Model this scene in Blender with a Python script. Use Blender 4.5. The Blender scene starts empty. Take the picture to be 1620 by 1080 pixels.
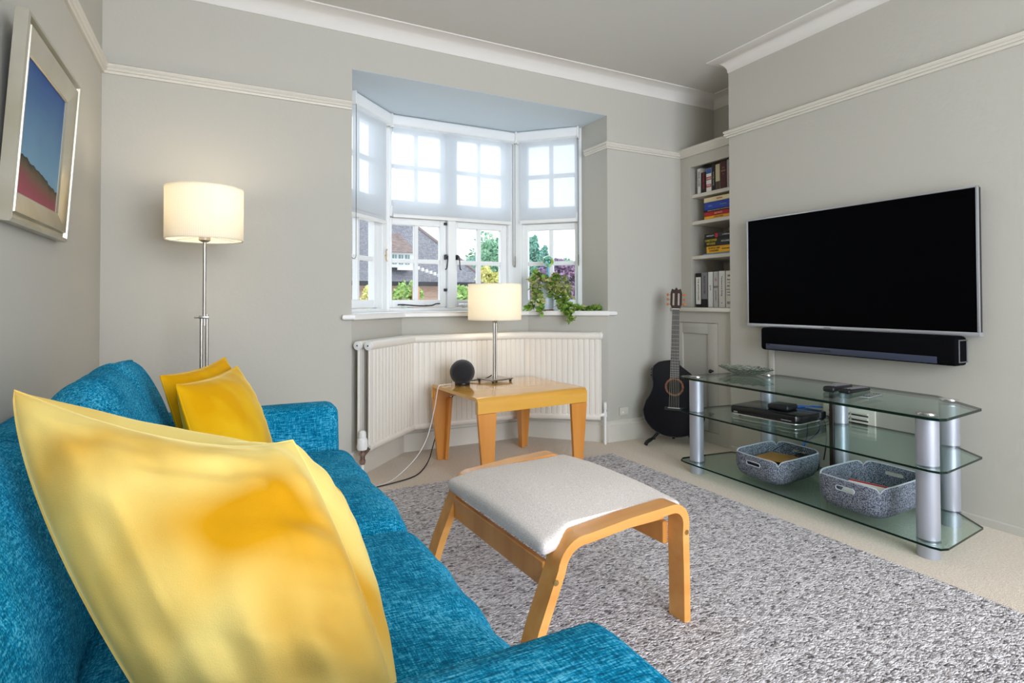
import bpy, bmesh, math, random
from mathutils import Vector, Matrix, noise

# ------------------------------------------------------------------ camera, world, light
SC = bpy.context.scene
COL = SC.collection
CAM_H = 0.92
cam = bpy.data.cameras.new('camera')
cam_o = bpy.data.objects.new('camera', cam)
COL.objects.link(cam_o)
_yaw, _pitch, _roll = 0.476056, 0.015029, -0.0023308
_f = Vector((math.sin(_yaw) * math.cos(_pitch), math.cos(_yaw) * math.cos(_pitch), math.sin(_pitch)))
_r = Vector((math.cos(_yaw), -math.sin(_yaw), 0))
_u = _r.cross(_f)
_R = _r * math.cos(_roll) + _u * math.sin(_roll)
_U = -_r * math.sin(_roll) + _u * math.cos(_roll)
cam_o.matrix_world = Matrix(((_R.x, _U.x, -_f.x, 0), (_R.y, _U.y, -_f.y, 0), (_R.z, _U.z, -_f.z, CAM_H), (0, 0, 0, 1)))
cam.sensor_width = 36
cam.lens = 36 * 890.764 / 1620
cam.shift_y = -(540 - 461.94) / 1620
cam.clip_start = 0.01
cam.clip_end = 200
SC.camera = cam_o

SC.view_settings.view_transform = 'Standard'
SC.view_settings.look = 'None'
SC.view_settings.gamma = 1
SC.view_settings.use_curve_mapping = False
SC.view_settings.exposure = 0.8
SC.cycles.use_denoising = True
SC.cycles.max_bounces = 10
SC.cycles.diffuse_bounces = 5
SC.cycles.transparent_max_bounces = 24
SC.cycles.transmission_bounces = 8
SC.cycles.caustics_reflective = False
SC.cycles.caustics_refractive = False
SC.cycles.sample_clamp_indirect = 6

W = bpy.data.worlds.new('sky')
SC.world = W
W.use_nodes = True
_nt = W.node_tree
_bg = _nt.nodes['Background']
_tc = _nt.nodes.new('ShaderNodeTexCoord')
_mp = _nt.nodes.new('ShaderNodeMapping'); _mp.inputs['Scale'].default_value = (1, 1, 2.5)
_nz = _nt.nodes.new('ShaderNodeTexNoise'); _nz.inputs['Scale'].default_value = 2.2; _nz.inputs['Detail'].default_value = 5
_cr = _nt.nodes.new('ShaderNodeValToRGB')
_cr.color_ramp.elements[0].position = 0.30; _cr.color_ramp.elements[0].color = (0.66, 0.82, 1.0, 1)
_cr.color_ramp.elements[1].position = 0.55; _cr.color_ramp.elements[1].color = (0.87, 0.94, 1.0, 1)
for a, b in ((_tc.outputs['Generated'], _mp.inputs[0]), (_mp.outputs[0], _nz.inputs['Vector']), (_nz.outputs['Fac'], _cr.inputs['Fac']), (_cr.outputs['Color'], _bg.inputs['Color'])):
    _nt.links.new(a, b)
_bg.inputs['Strength'].default_value = 1.2


def area_light(name, loc, target, sx, sy, energy, color):
    l = bpy.data.lights.new(name, 'AREA')
    l.shape = 'RECTANGLE'; l.size = sx; l.size_y = sy; l.energy = energy; l.color = color
    o = bpy.data.objects.new(name, l); COL.objects.link(o)
    o.location = loc
    o.rotation_euler = (Vector(target) - Vector(loc)).to_track_quat('-Z', 'Y').to_euler()
    return o


# added area lights: unseen fill behind the camera, boost outside the bay glass
area_light('rear_fill_light', (1.25, -2.05, 1.30), (1.35, 2.0, .65), 2.5, 2.0, 75, (0.90, 0.95, 1.06))
area_light('bay_daylight_boost', (1.42, 4.15, 2.1), (1.42, 1.0, 0.55), 2.2, 1.2, 14, (0.80, 0.90, 1.0))

# ------------------------------------------------------------------ helpers
ROOTM = {}
rnd = random.Random(7)


class MB:
    def __init__(s):
        s.bm = bmesh.new()

    def _new(s, before):
        return [v for v in s.bm.verts if v.index == -1 or v not in before]

    def box(s, lo, hi, bev=0.0, seg=2, mat=None):
        vs = [s.bm.verts.new((lo[0] if i & 1 == 0 else hi[0], lo[1] if i & 2 == 0 else hi[1], lo[2] if i & 4 == 0 else hi[2])) for i in range(8)]
        fs = [s.bm.faces.new([vs[k] for k in q]) for q in ((0, 2, 3, 1), (4, 5, 7, 6), (0, 1, 5, 4), (2, 6, 7, 3), (0, 4, 6, 2), (1, 3, 7, 5))]
        out = vs
        if bev > 0:
            r = bmesh.ops.bevel(s.bm, geom=list({e for f in fs for e in f.edges}), offset=bev, segments=seg, profile=0.5, affect='EDGES')
            out = list({v for f in r['faces'] for v in f.verts} | {v for v in vs if v.is_valid})
        if mat is not None:
            for v in out:
                v.co = mat @ v.co
        return out

    def cyl(s, p0, p1, r0, seg=20, r1=None, cap=True):
        p0, p1 = Vector(p0), Vector(p1)
        r1 = r0 if r1 is None else r1
        q = (p1 - p0).to_track_quat('Z', 'Y').to_matrix()
        A, B = [], []
        for i in range(seg):
            a = 2 * math.pi * i / seg
            d = q @ Vector((math.cos(a), math.sin(a), 0))
            A.append(s.bm.verts.new(p0 + d * r0)); B.append(s.bm.verts.new(p1 + d * r1))
        for i in range(seg):
            j = (i + 1) % seg
            s.bm.faces.new((A[i], A[j], B[j], B[i]))
        if cap:
            s.bm.faces.new(A[::-1]); s.bm.faces.new(B)

    def tube(s, pts, r, seg=8, closed=False):
        pts = [Vector(p) for p in pts]
        n = len(pts)
        rings = []
        for i, p in enumerate(pts):
            if closed:
                t = pts[(i + 1) % n] - pts[i - 1]
            else:
                t = pts[min(i + 1, n - 1)] - pts[max(i - 1, 0)]
            if i == 0:
                up = Vector((0, 0, 1)) if abs(t.normalized().z) < .9 else Vector((1, 0, 0))
                x = t.cross(up).normalized()
            else:
                x = (x - t.normalized() * x.dot(t.normalized())).normalized()
            y = t.normalized().cross(x)
            rr = r[i] if isinstance(r, (list, tuple)) else r
            rings.append([s.bm.verts.new(p + (x * math.cos(2 * math.pi * k / seg) + y * math.sin(2 * math.pi * k / seg)) * rr) for k in range(seg)])
        for i in range(n if closed else n - 1):
            a, b = rings[i], rings[(i + 1) % n]
            for k in range(seg):
                s.bm.faces.new((a[k], a[(k + 1) % seg], b[(k + 1) % seg], b[k]))
        if not closed:
            s.bm.faces.new(rings[0][::-1]); s.bm.faces.new(rings[-1])

    def lathe(s, prof, c, seg=32, sx=1, sy=1):
        rings = []
        for r, z in prof:
            if r < 1e-6:
                rings.append([s.bm.verts.new((c[0], c[1], c[2] + z))])
            else:
                rings.append([s.bm.verts.new((c[0] + r * sx * math.cos(2 * math.pi * k / seg), c[1] + r * sy * math.sin(2 * math.pi * k / seg), c[2] + z)) for k in range(seg)])
        for a, b in zip(rings, rings[1:]):
            for k in range(seg):
                j = (k + 1) % seg
                if len(a) == 1 and len(b) == 1:
                    continue
                if len(a) == 1:
                    s.bm.faces.new((a[0], b[j], b[k]))
                elif len(b) == 1:
                    s.bm.faces.new((a[k], a[j], b[0]))
                else:
                    s.bm.faces.new((a[k], a[j], b[j], b[k]))

    def prism(s, poly, z0, z1, bev=0.0, mat=None):
        A = [s.bm.verts.new((x, y, z0)) for x, y in poly]
        B = [s.bm.verts.new((x, y, z1)) for x, y in poly]
        fs = [s.bm.faces.new(A[::-1]), s.bm.faces.new(B)]
        n = len(A)
        for i in range(n):
            fs.append(s.bm.faces.new((A[i], A[(i + 1) % n], B[(i + 1) % n], B[i])))
        out = A + B
        if bev > 0:
            es = list(set(fs[0].edges) | set(fs[1].edges))
            r = bmesh.ops.bevel(s.bm, geom=es, offset=bev, segments=2, profile=0.5, affect='EDGES')
            out = list({v for f in r['faces'] for v in f.verts} | {v for v in out if v.is_valid})
        if mat is not None:
            for v in out:
                v.co = mat @ v.co
        return out

    def quad(s, *p):
        s.bm.faces.new([s.bm.verts.new(q) for q in p])

    def loft(s, rings, closed=True, caps=True):
        R = [[s.bm.verts.new(p) for p in r] for r in rings]
        n = len(R[0])
        for a, b in zip(R, R[1:]):
            for k in range(n if closed else n - 1):
                j = (k + 1) % n
                s.bm.faces.new((a[k], a[j], b[j], b[k]))
        if caps and closed:
            s.bm.faces.new(R[0][::-1]); s.bm.faces.new(R[-1])
        return R

    def grid(s, fn, nu, nv):
        V = [[s.bm.verts.new(fn(i / nu, j / nv)) for j in range(nv + 1)] for i in range(nu + 1)]
        for i in range(nu):
            for j in range(nv):
                s.bm.faces.new((V[i][j], V[i + 1][j], V[i + 1][j + 1], V[i][j + 1]))
        return V

    def sphere(s, c, r, u=20, v=12, sz=1):
        prof = [(r * math.sin(math.pi * i / v), -r * sz * math.cos(math.pi * i / v)) for i in range(v + 1)]
        prof[0] = (0, prof[0][1]); prof[-1] = (0, prof[-1][1])
        s.lathe(prof, c, u)

    def puff(s, lo, hi, r, bulge, n=14, wr=0.0, wscale=6.0, seed=0, mat=None, aniso=(1, 1, 1)):
        """soft cushion: a finely divided rounded box whose faces bulge and crease"""
        c = [(a + b) / 2 for a, b in zip(lo, hi)]
        h = [(b - a) / 2 for a, b in zip(lo, hi)]
        m = min(h)
        ns = [max(4, int(round(n * hh / max(h)))) for hh in h]
        cache = {}

        def P(i, j, k):
            key = (i, j, k)
            if key in cache:
                return cache[key]
            u = [2 * i / ns[0] - 1, 2 * j / ns[1] - 1, 2 * k / ns[2] - 1]
            # pull samples towards the edges for rounder corners
            q = [math.sin(t * math.pi / 2) for t in u]
            p = [q[a] * h[a] for a in range(3)]
            cc = [max(-(h[a] - r), min(h[a] - r, p[a])) for a in range(3)]
            d = Vector([p[a] - cc[a] for a in range(3)])
            if d.length > 1e-9:
                d = d.normalized() * min(r, d.length) if sum(1 for a in range(3) if abs(p[a]) > h[a] - r) > 1 else d
            p = Vector([cc[a] + d[a] for a in range(3)])
            for a in range(3):
                o1, o2 = (a + 1) % 3, (a + 2) % 3
                w = max(0, 1 - q[o1] ** 2) * max(0, 1 - q[o2] ** 2)
                p[a] += bulge[a] * w * (1 if u[a] > 0 else -1) * abs(u[a]) ** 2
            if wr:
                w = Vector(((p[0] + c[0]) * aniso[0], (p[1] + c[1]) * aniso[1], (p[2] + c[2]) * aniso[2])) * wscale + Vector((seed, seed * 2.1, 0))
                nn = noise.noise(w) + .5 * noise.noise(w * 2.3)
                p += Vector([q[a] for a in range(3)]).normalized() * nn * wr
            v = s.bm.verts.new(Vector(c) + p)
            if mat is not None:
                v.co = mat @ v.co
            cache[key] = v
            return v
        for ax in range(3):
            a1, a2 = (ax + 1) % 3, (ax + 2) % 3
            for side in (0, ns[ax]):
                for i in range(ns[a1]):
                    for j in range(ns[a2]):
                        ks = []
                        for di, dj in ((0, 0), (1, 0), (1, 1), (0, 1)):
                            t = [0, 0, 0]; t[ax] = side; t[a1] = i + di; t[a2] = j + dj
                            ks.append(P(*t))
                        if side == 0:
                            ks = ks[::-1]
                        s.bm.faces.new(ks)

    def mesh(s, name, mat, smooth=True, angle=35):
        bmesh.ops.recalc_face_normals(s.bm, faces=s.bm.faces)
        me = bpy.data.meshes.new(name)
        s.bm.to_mesh(me); s.bm.free()
        if smooth:
            me.shade_smooth()
            try:
                me.set_sharp_from_angle(angle=math.radians(angle))
            except Exception:
                pass
        if mat:
            me.materials.append(mat)
        return me


def tag(o, label=None, cat=None, group=None, kind=None):
    if label: o['label'] = label
    if cat: o['category'] = cat
    if group: o['group'] = group
    if kind: o['kind'] = kind
    return o


def thing(name, label, cat, loc=(0, 0, 0), rz=0, group=None):
    o = bpy.data.objects.new(name, None); COL.objects.link(o)
    o.empty_display_size = .05
    o.location = loc; o.rotation_euler = (0, 0, rz)
    ROOTM[o.name] = Matrix.Translation(loc) @ Matrix.Rotation(rz, 4, 'Z')
    return tag(o, label, cat, group)


def part(name, mb, mat, parent, label=None, world=True, smooth=True, angle=35):
    """a part (or sub-part) as one mesh; geometry given in world space is moved into the thing's own space"""
    me = mb.mesh(name, mat, smooth, angle) if isinstance(mb, MB) else mb
    root = parent
    while root.parent: root = root.parent
    if world and root.name in ROOTM:
        me.transform(ROOTM[root.name].inverted())
    o = bpy.data.objects.new(name, me); COL.objects.link(o)
    o.parent = parent
    if label: o['label'] = label
    return o


def solo(name, mb, mat, label, cat, loc=(0, 0, 0), group=None, kind=None, smooth=True, angle=35):
    me = mb.mesh(name, mat, smooth, angle)
    me.transform(Matrix.Translation(loc).inverted())
    o = bpy.data.objects.new(name, me); COL.objects.link(o); o.location = loc
    ROOTM[o.name] = Matrix.Translation(loc)
    return tag(o, label, cat, group, kind)


def struct(name, mb, mat, label=None, smooth=True, angle=35):
    me = mb.mesh(name, mat, smooth, angle)
    o = bpy.data.objects.new(name, me); COL.objects.link(o)
    o['kind'] = 'structure'
    if label: o['label'] = label
    return o


def sweep(path, prof, closed=False):
    """profile [(d, z)] swept along a plan path; d is measured to the RIGHT of the walking direction, corners mitred"""
    mb = MB()
    n = len(path)
    P = [Vector(p) for p in path]
    rings = []
    for i in range(n):
        d0 = (P[i] - P[i - 1]).normalized() if i > 0 or closed else None
        d1 = (P[(i + 1) % n] - P[i]).normalized() if i < n - 1 or closed else None
        if d0 is None: d0 = d1
        if d1 is None: d1 = d0
        n0 = Vector((d0.y, -d0.x)); n1 = Vector((d1.y, -d1.x))
        m = (n0 + n1)
        m = m / m.dot(n0) if abs(m.dot(n0)) > 1e-6 else n0
        rings.append([(P[i].x + m.x * d, P[i].y + m.y * d, z) for d, z in prof])
    if closed: rings.append(rings[0])
    mb.loft(rings, closed=True, caps=not closed)
    return mb


def text_mesh(s, size, M, mat, extrude=0.0004, align='CENTER', bold=0.0):
    c = bpy.data.curves.new('lettering', 'FONT')
    c.body = s; c.size = size; c.extrude = extrude; c.align_x = align; c.align_y = 'CENTER'; c.offset = bold
    c.resolution_u = 2
    o = bpy.data.objects.new('lettering', c)
    COL.objects.link(o)
    dg = bpy.context.evaluated_depsgraph_get()
    me = bpy.data.meshes.new_from_object(o.evaluated_get(dg))
    bpy.data.objects.remove(o); bpy.data.curves.remove(c)
    me.transform(M)
    me.materials.clear(); me.materials.append(mat)
    return me


def text_width(me, M):
    inv = M.inverted()
    xs = [(inv @ v.co).x for v in me.vertices]
    return max(xs) - min(xs) if xs else 1


def axes(ox, ax, ay):
    ax = Vector(ax).normalized(); ay = Vector(ay).normalized(); az = ax.cross(ay)
    return Matrix(((ax.x, ay.x, az.x, ox[0]), (ax.y, ay.y, az.y, ox[1]), (ax.z, ay.z, az.z, ox[2]), (0, 0, 0, 1)))


def bez(pts, n=8):
    """smooth curve through points (Catmull-Rom)"""
    P = [Vector(p) for p in pts]
    out = []
    for i in range(len(P) - 1):
        p0 = P[max(i - 1, 0)]; p1 = P[i]; p2 = P[i + 1]; p3 = P[min(i + 2, len(P) - 1)]
        for k in range(n):
            t = k / n
            out.append(.5 * ((2 * p1) + (p2 - p0) * t + (2 * p0 - 5 * p1 + 4 * p2 - p3) * t * t + (3 * p1 - p0 - 3 * p2 + p3) * t ** 3))
    out.append(P[-1])
    return out


# ------------------------------------------------------------------ materials
def lin(r, g, b):
    f = lambda c: (c / 255 / 12.92) if c <= 10.3 else ((c / 255 + .055) / 1.055) ** 2.4
    return (f(r), f(g), f(b), 1)


def mat(name, col, rough=.5, metal=0., col2=None, vs=(8, 8, 8), detail=3, lo=.35, hi=.65, bump=None, bs=(200, 200, 200), bd=2,
        spec=.5, sheen=0., sheen_r=.4, sheen_t=None, coat=0., trans=0., ior=1.45, alpha=1., sss=0.):
    m = bpy.data.materials.new(name); m.use_nodes = True
    nt = m.node_tree; b = nt.nodes['Principled BSDF']
    b.inputs['Base Color'].default_value = col
    b.inputs['Roughness'].default_value = rough; b.inputs['Metallic'].default_value = metal
    b.inputs['Specular IOR Level'].default_value = spec
    b.inputs['IOR'].default_value = ior
    if sheen:
        b.inputs['Sheen Weight'].default_value = sheen; b.inputs['Sheen Roughness'].default_value = sheen_r
        if sheen_t: b.inputs['Sheen Tint'].default_value = sheen_t
    if coat:
        b.inputs['Coat Weight'].default_value = coat; b.inputs['Coat Roughness'].default_value = .08
    if trans: b.inputs['Transmission Weight'].default_value = trans
    tc = nt.nodes.new('ShaderNodeTexCoord')
    if col2 is not None:
        mp = nt.nodes.new('ShaderNodeMapping'); mp.inputs['Scale'].default_value = vs
        nz = nt.nodes.new('ShaderNodeTexNoise'); nz.inputs['Scale'].default_value = 1; nz.inputs['Detail'].default_value = detail
        cr = nt.nodes.new('ShaderNodeValToRGB')
        cr.color_ramp.elements[0].position = lo; cr.color_ramp.elements[0].color = col
        cr.color_ramp.elements[1].position = hi; cr.color_ramp.elements[1].color = col2
        nt.links.new(tc.outputs['Object'], mp.inputs[0]); nt.links.new(mp.outputs[0], nz.inputs['Vector'])
        nt.links.new(nz.outputs['Fac'], cr.inputs['Fac']); nt.links.new(cr.outputs['Color'], b.inputs['Base Color'])
    if bump:
        mp = nt.nodes.new('ShaderNodeMapping'); mp.inputs['Scale'].default_value = bs
        nz = nt.nodes.new('ShaderNodeTexNoise'); nz.inputs['Scale'].default_value = 1; nz.inputs['Detail'].default_value = bd
        bp = nt.nodes.new('ShaderNodeBump'); bp.inputs['Strength'].default_value = 1; bp.inputs['Distance'].default_value = bump
        nt.links.new(tc.outputs['Object'], mp.inputs[0]); nt.links.new(mp.outputs[0], nz.inputs['Vector'])
        nt.links.new(nz.outputs['Fac'], bp.inputs['Height']); nt.links.new(bp.outputs['Normal'], b.inputs['Normal'])
    return m


def nodes(m):
    nt = m.node_tree
    return nt, nt.nodes['Principled BSDF']


WALL = mat('wall_paint', lin(190, 187, 177), .75, bump=.0006, bs=(60, 60, 60), spec=.25)
CEIL = mat('ceiling_paint', lin(208, 206, 200), .8, spec=.2)
BAYC = mat('bay_ceiling_daylight_tint', lin(206, 217, 224), .7, spec=.25)  # cool daylight cast mixed into the bay ceiling's colour
TRIM = mat('trim_gloss_paint', lin(212, 207, 196), .4, spec=.4)
COVE = mat('coving_paint', lin(224, 220, 214), .6, spec=.3)
SILL = mat('sill_white_paint', lin(238, 237, 234), .3, spec=.5)
WHITE = mat('window_white_paint', lin(236, 238, 238), .35, spec=.5)
RADM = mat('radiator_enamel', lin(226, 221, 211), .3, spec=.5)
CARPET = mat('cream_carpet', lin(214, 199, 180), .95, col2=lin(230, 217, 200), vs=(120, 120, 120), bump=.004, bs=(260, 260, 260), bd=3, spec=.1, sheen=.2)
CHROME = mat('polished_chrome', (.75, .75, .76, 1), .18, 1.0)
NICKEL = mat('brushed_nickel', (.46, .43, .39, 1), .3, 1.0, bump=.0002, bs=(40, 40, 400))
SILVER = mat('silver_powder_coat', lin(178, 182, 192), .38, .55)
BRASS = mat('brass', (.55, .38, .14, 1), .3, 1.0)
BLACKP = mat('black_plastic', (.012, .012, .013, 1), .4)
BLACKG = mat('black_gloss', (.006, .006, .007, 1), .12)
GREYP = mat('grey_plastic', (.10, .10, .105, 1), .4)
DARKIRON = mat('dark_iron', (.05, .05, .055, 1), .45, .8)
WHITEP = mat('white_plastic', lin(235, 235, 232), .35)
VENTW = mat('vent_white', lin(225, 220, 208), .5)


def wood(name, c1, c2, axis=0, rough=.32, coat=.25):
    s = [14, 14, 14]; s[axis] = 1.2
    return mat(name, c1, rough, col2=c2, vs=tuple(s), detail=6, lo=.3, hi=.7, coat=coat, bump=.0002, bs=tuple(v * 8 for v in s))


BIRCH_X = wood('honey_wood_along', lin(206, 138, 62), lin(226, 166, 92), 0)
BIRCH_Z = wood('honey_wood_upright', lin(200, 128, 52), lin(220, 154, 78), 2)
TABLEW = wood('lacquered_birch', lin(214, 154, 58), lin(226, 172, 76), 0, .14, .6)
TABLEL = wood('lacquered_birch_leg', lin(206, 134, 58), lin(220, 152, 76), 2, .25, .4)
TABLEE = mat('plywood_edge', lin(150, 88, 40), .5, col2=lin(205, 150, 90), vs=(1, 1, 320), lo=.45, hi=.55)


def teal_fabric():
    m = mat('teal_chenille', lin(0, 98, 130), .85, sheen=.12, sheen_r=.5, sheen_t=lin(60, 190, 235), spec=.1)
    nt, b = nodes(m)
    tc = nt.nodes.new('ShaderNodeTexCoord')
    outs = []
    for sc in ((46, 420, 420), (420, 55, 420), (9, 9, 9), (400, 400, 50)):
        mp = nt.nodes.new('ShaderNodeMapping'); mp.inputs['Scale'].default_value = sc
        nz = nt.nodes.new('ShaderNodeTexNoise'); nz.inputs['Scale'].default_value = 1; nz.inputs['Detail'].default_value = 2
        nt.links.new(tc.outputs['Object'], mp.inputs[0]); nt.links.new(mp.outputs[0], nz.inputs['Vector'])
        outs.append(nz.outputs['Fac'])

    def mth(op, a, bb):
        n = nt.nodes.new('ShaderNodeMath'); n.operation = op
        for i, x in enumerate((a, bb)):
            if isinstance(x, (int, float)): n.inputs[i].default_value = x
            else: nt.links.new(x, n.inputs[i])
        return n.outputs[0]
    s = mth('ADD', mth('MULTIPLY', outs[0], .36), mth('MULTIPLY', outs[1], .26)); s = mth('ADD', s, mth('MULTIPLY', outs[3], .24))
    s = mth('ADD', s, mth('MULTIPLY', outs[2], .14))
    cr = nt.nodes.new('ShaderNodeValToRGB')
    e = cr.color_ramp.elements
    e[0].position = .42; e[0].color = lin(0, 80, 112)
    e[1].position = .61; e[1].color = lin(88, 180, 210)
    x = e.new(.51); x.color = lin(0, 124, 162)
    nt.links.new(s, cr.inputs['Fac']); nt.links.new(cr.outputs['Color'], b.inputs['Base Color'])
    bp = nt.nodes.new('ShaderNodeBump'); bp.inputs['Distance'].default_value = .002; bp.inputs['Strength'].default_value = .8
    nt.links.new(mth('ADD', outs[0], outs[1]), bp.inputs['Height']); nt.links.new(bp.outputs['Normal'], b.inputs['Normal'])
    return m


TEAL = teal_fabric()


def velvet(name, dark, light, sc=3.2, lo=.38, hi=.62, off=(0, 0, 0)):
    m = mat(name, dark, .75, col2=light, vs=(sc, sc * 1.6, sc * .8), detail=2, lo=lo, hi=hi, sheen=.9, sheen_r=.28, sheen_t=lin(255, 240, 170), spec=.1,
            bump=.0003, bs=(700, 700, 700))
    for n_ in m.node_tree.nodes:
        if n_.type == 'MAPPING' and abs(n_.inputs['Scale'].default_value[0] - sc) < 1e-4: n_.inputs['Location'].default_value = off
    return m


VELV_BIG = velvet('yellow_velvet_sheen_and_shading', lin(190, 136, 12), lin(224, 200, 118), 4.0, .33, .60, (1.6, 1.0, 5.35))  # patch offset puts the pale sheen and ochre shading into the colour
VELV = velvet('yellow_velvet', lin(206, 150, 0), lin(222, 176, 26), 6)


def rug_mat():
    m = mat('rug_boucle', lin(150, 145, 145), .95, spec=.1)
    nt, b = nodes(m)
    tc = nt.nodes.new('ShaderNodeTexCoord')
    mp = nt.nodes.new('ShaderNodeMapping'); mp.inputs['Scale'].default_value = (95, 190, 100)
    nz = nt.nodes.new('ShaderNodeTexNoise'); nz.inputs['Scale'].default_value = .45; nz.inputs['Detail'].default_value = 2
    mx = nt.nodes.new('ShaderNodeMix'); mx.data_type = 'VECTOR'; mx.inputs['Factor'].default_value = .75
    vo = nt.nodes.new('ShaderNodeTexVoronoi'); vo.inputs['Scale'].default_value = 1
    sx = nt.nodes.new('ShaderNodeSeparateColor')
    cr = nt.nodes.new('ShaderNodeValToRGB')
    e = cr.color_ramp.elements
    e[0].position = 0; e[0].color = lin(96, 92, 96)
    e[1].position = 1; e[1].color = lin(238, 234, 236)
    x = e.new(.12); x.color = lin(148, 142, 142)
    x = e.new(.5); x.color = lin(202, 197, 198)
    add = nt.nodes.new('ShaderNodeVectorMath'); add.operation = 'ADD'
    scn = nt.nodes.new('ShaderNodeVectorMath'); scn.operation = 'SCALE'; scn.inputs['Scale'].default_value = 2.6
    nt.links.new(tc.outputs['Object'], mp.inputs[0]); nt.links.new(mp.outputs[0], nz.inputs['Vector'])
    nt.links.new(nz.outputs['Color'], scn.inputs[0]); nt.links.new(mp.outputs[0], add.inputs[0]); nt.links.new(scn.outputs[0], add.inputs[1])
    nt.links.new(add.outputs[0], vo.inputs['Vector'])
    nt.links.new(vo.outputs['Color'], sx.inputs[0]); nt.links.new(sx.outputs[0], cr.inputs['Fac'])
    nt.links.new(cr.outputs['Color'], b.inputs['Base Color'])
    bp = nt.nodes.new('ShaderNodeBump'); bp.inputs['Distance'].default_value = .006; bp.invert = True
    nt.links.new(vo.outputs['Distance'], bp.inputs['Height']); nt.links.new(bp.outputs['Normal'], b.inputs['Normal'])
    return m


RUG = rug_mat()
FELT = mat('grey_felt', lin(54, 60, 72), .95, col2=lin(150, 156, 168), vs=(230, 230, 230), lo=.38, hi=.64, bump=.001, bs=(400, 400, 400), spec=.1)
FELT_EDGE = mat('pale_felt_edge', lin(176, 182, 190), .9)
STOOLC = mat('oatmeal_weave', lin(240, 232, 226), .9, bump=.0014, bs=(420, 420, 420), col2=lin(212, 203, 196), vs=(300, 300, 300), spec=.15)


def pane_glass(name, tint=(1, 1, 1, 1), refl=.12):
    m = bpy.data.materials.new(name); m.use_nodes = True
    nt = m.node_tree; nt.nodes.clear()
    out = nt.nodes.new('ShaderNodeOutputMaterial')
    t = nt.nodes.new('ShaderNodeBsdfTransparent'); t.inputs[0].default_value = tint
    g = nt.nodes.new('ShaderNodeBsdfGlossy'); g.inputs['Roughness'].default_value = .02
    fr = nt.nodes.new('ShaderNodeFresnel'); fr.inputs[0].default_value = 1.5
    mx = nt.nodes.new('ShaderNodeMixShader')
    ge = nt.nodes.new('ShaderNodeNewGeometry'); sb = nt.nodes.new('ShaderNodeMath'); sb.operation = 'SUBTRACT'; sb.inputs[0].default_value = 1
    mu = nt.nodes.new('ShaderNodeMath'); mu.operation = 'MULTIPLY'
    nt.links.new(ge.outputs['Backfacing'], sb.inputs[1]); nt.links.new(sb.outputs[0], mu.inputs[0]); nt.links.new(fr.outputs[0], mu.inputs[1])
    nt.links.new(mu.outputs[0], mx.inputs[0]); nt.links.new(t.outputs[0], mx.inputs[1]); nt.links.new(g.outputs[0], mx.inputs[2])
    nt.links.new(mx.outputs[0], out.inputs[0])
    return m


PANE = pane_glass('window_glass')
SHELFG = pane_glass('green_tinted_glass', (.86, .955, .925, 1))
GLASSEDGE = mat('glass_edge_green', lin(2, 30, 22), .2, spec=.3)
CRYSTAL = mat('cut_crystal', (.93, 1.0, .96, 1), .05, trans=.0, ior=1.5)


def crystal():
    m = bpy.data.materials.new('pressed_glass'); m.use_nodes = True
    nt = m.node_tree; nt.nodes.clear()
    out = nt.nodes.new('ShaderNodeOutputMaterial')
    t = nt.nodes.new('ShaderNodeBsdfTransparent'); t.inputs[0].default_value = (.90, .95, .91, 1)
    g = nt.nodes.new('ShaderNodeBsdfGlossy'); g.inputs['Roughness'].default_value = .06
    d = nt.nodes.new('ShaderNodeBsdfGlass'); d.inputs['Roughness'].default_value = .05; d.inputs['IOR'].default_value = 1.35; d.inputs[0].default_value = (.92, .98, .94, 1)
    fr = nt.nodes.new('ShaderNodeFresnel'); fr.inputs[0].default_value = 1.6
    mx = nt.nodes.new('ShaderNodeMixShader'); m2 = nt.nodes.new('ShaderNodeMixShader'); m2.inputs[0].default_value = .45
    tc = nt.nodes.new('ShaderNodeTexCoord'); vo = nt.nodes.new('ShaderNodeTexVoronoi'); vo.inputs['Scale'].default_value = 70
    bp = nt.nodes.new('ShaderNodeBump'); bp.inputs['Distance'].default_value = .008
    nt.links.new(tc.outputs['Object'], vo.inputs['Vector']); nt.links.new(vo.outputs['Distance'], bp.inputs['Height'])
    for n in (g, d, fr): nt.links.new(bp.outputs['Normal'], n.inputs['Normal'])
    nt.links.new(fr.outputs[0], mx.inputs[0]); nt.links.new(t.outputs[0], mx.inputs[1]); nt.links.new(g.outputs[0], mx.inputs[2])
    nt.links.new(mx.outputs[0], m2.inputs[1]); nt.links.new(d.outputs[0], m2.inputs[2])
    nt.links.new(m2.outputs[0], out.inputs[0])
    return m


CRYSTAL = crystal()


def blind_mat():
    m = bpy.data.materials.new('sheer_blind_fabric'); m.use_nodes = True
    nt = m.node_tree; nt.nodes.clear()
    out = nt.nodes.new('ShaderNodeOutputMaterial')
    t = nt.nodes.new('ShaderNodeBsdfTransparent'); t.inputs[0].default_value = (.95, .97, 1, 1)
    tr = nt.nodes.new('ShaderNodeBsdfTranslucent'); tr.inputs[0].default_value = (.62, .66, .70, 1)
    d = nt.nodes.new('ShaderNodeBsdfDiffuse'); d.inputs[0].default_value = (.84, .86, .88, 1)
    m1 = nt.nodes.new('ShaderNodeMixShader'); m1.inputs[0].default_value = .5
    m2 = nt.nodes.new('ShaderNodeMixShader'); m2.inputs[0].default_value = .66
    nt.links.new(tr.outputs[0], m1.inputs[1]); nt.links.new(d.outputs[0], m1.inputs[2])
    nt.links.new(t.outputs[0], m2.inputs[1]); nt.links.new(m1.outputs[0], m2.inputs[2])
    nt.links.new(m2.outputs[0], out.inputs[0])
    return m


BLIND = blind_mat()


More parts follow.
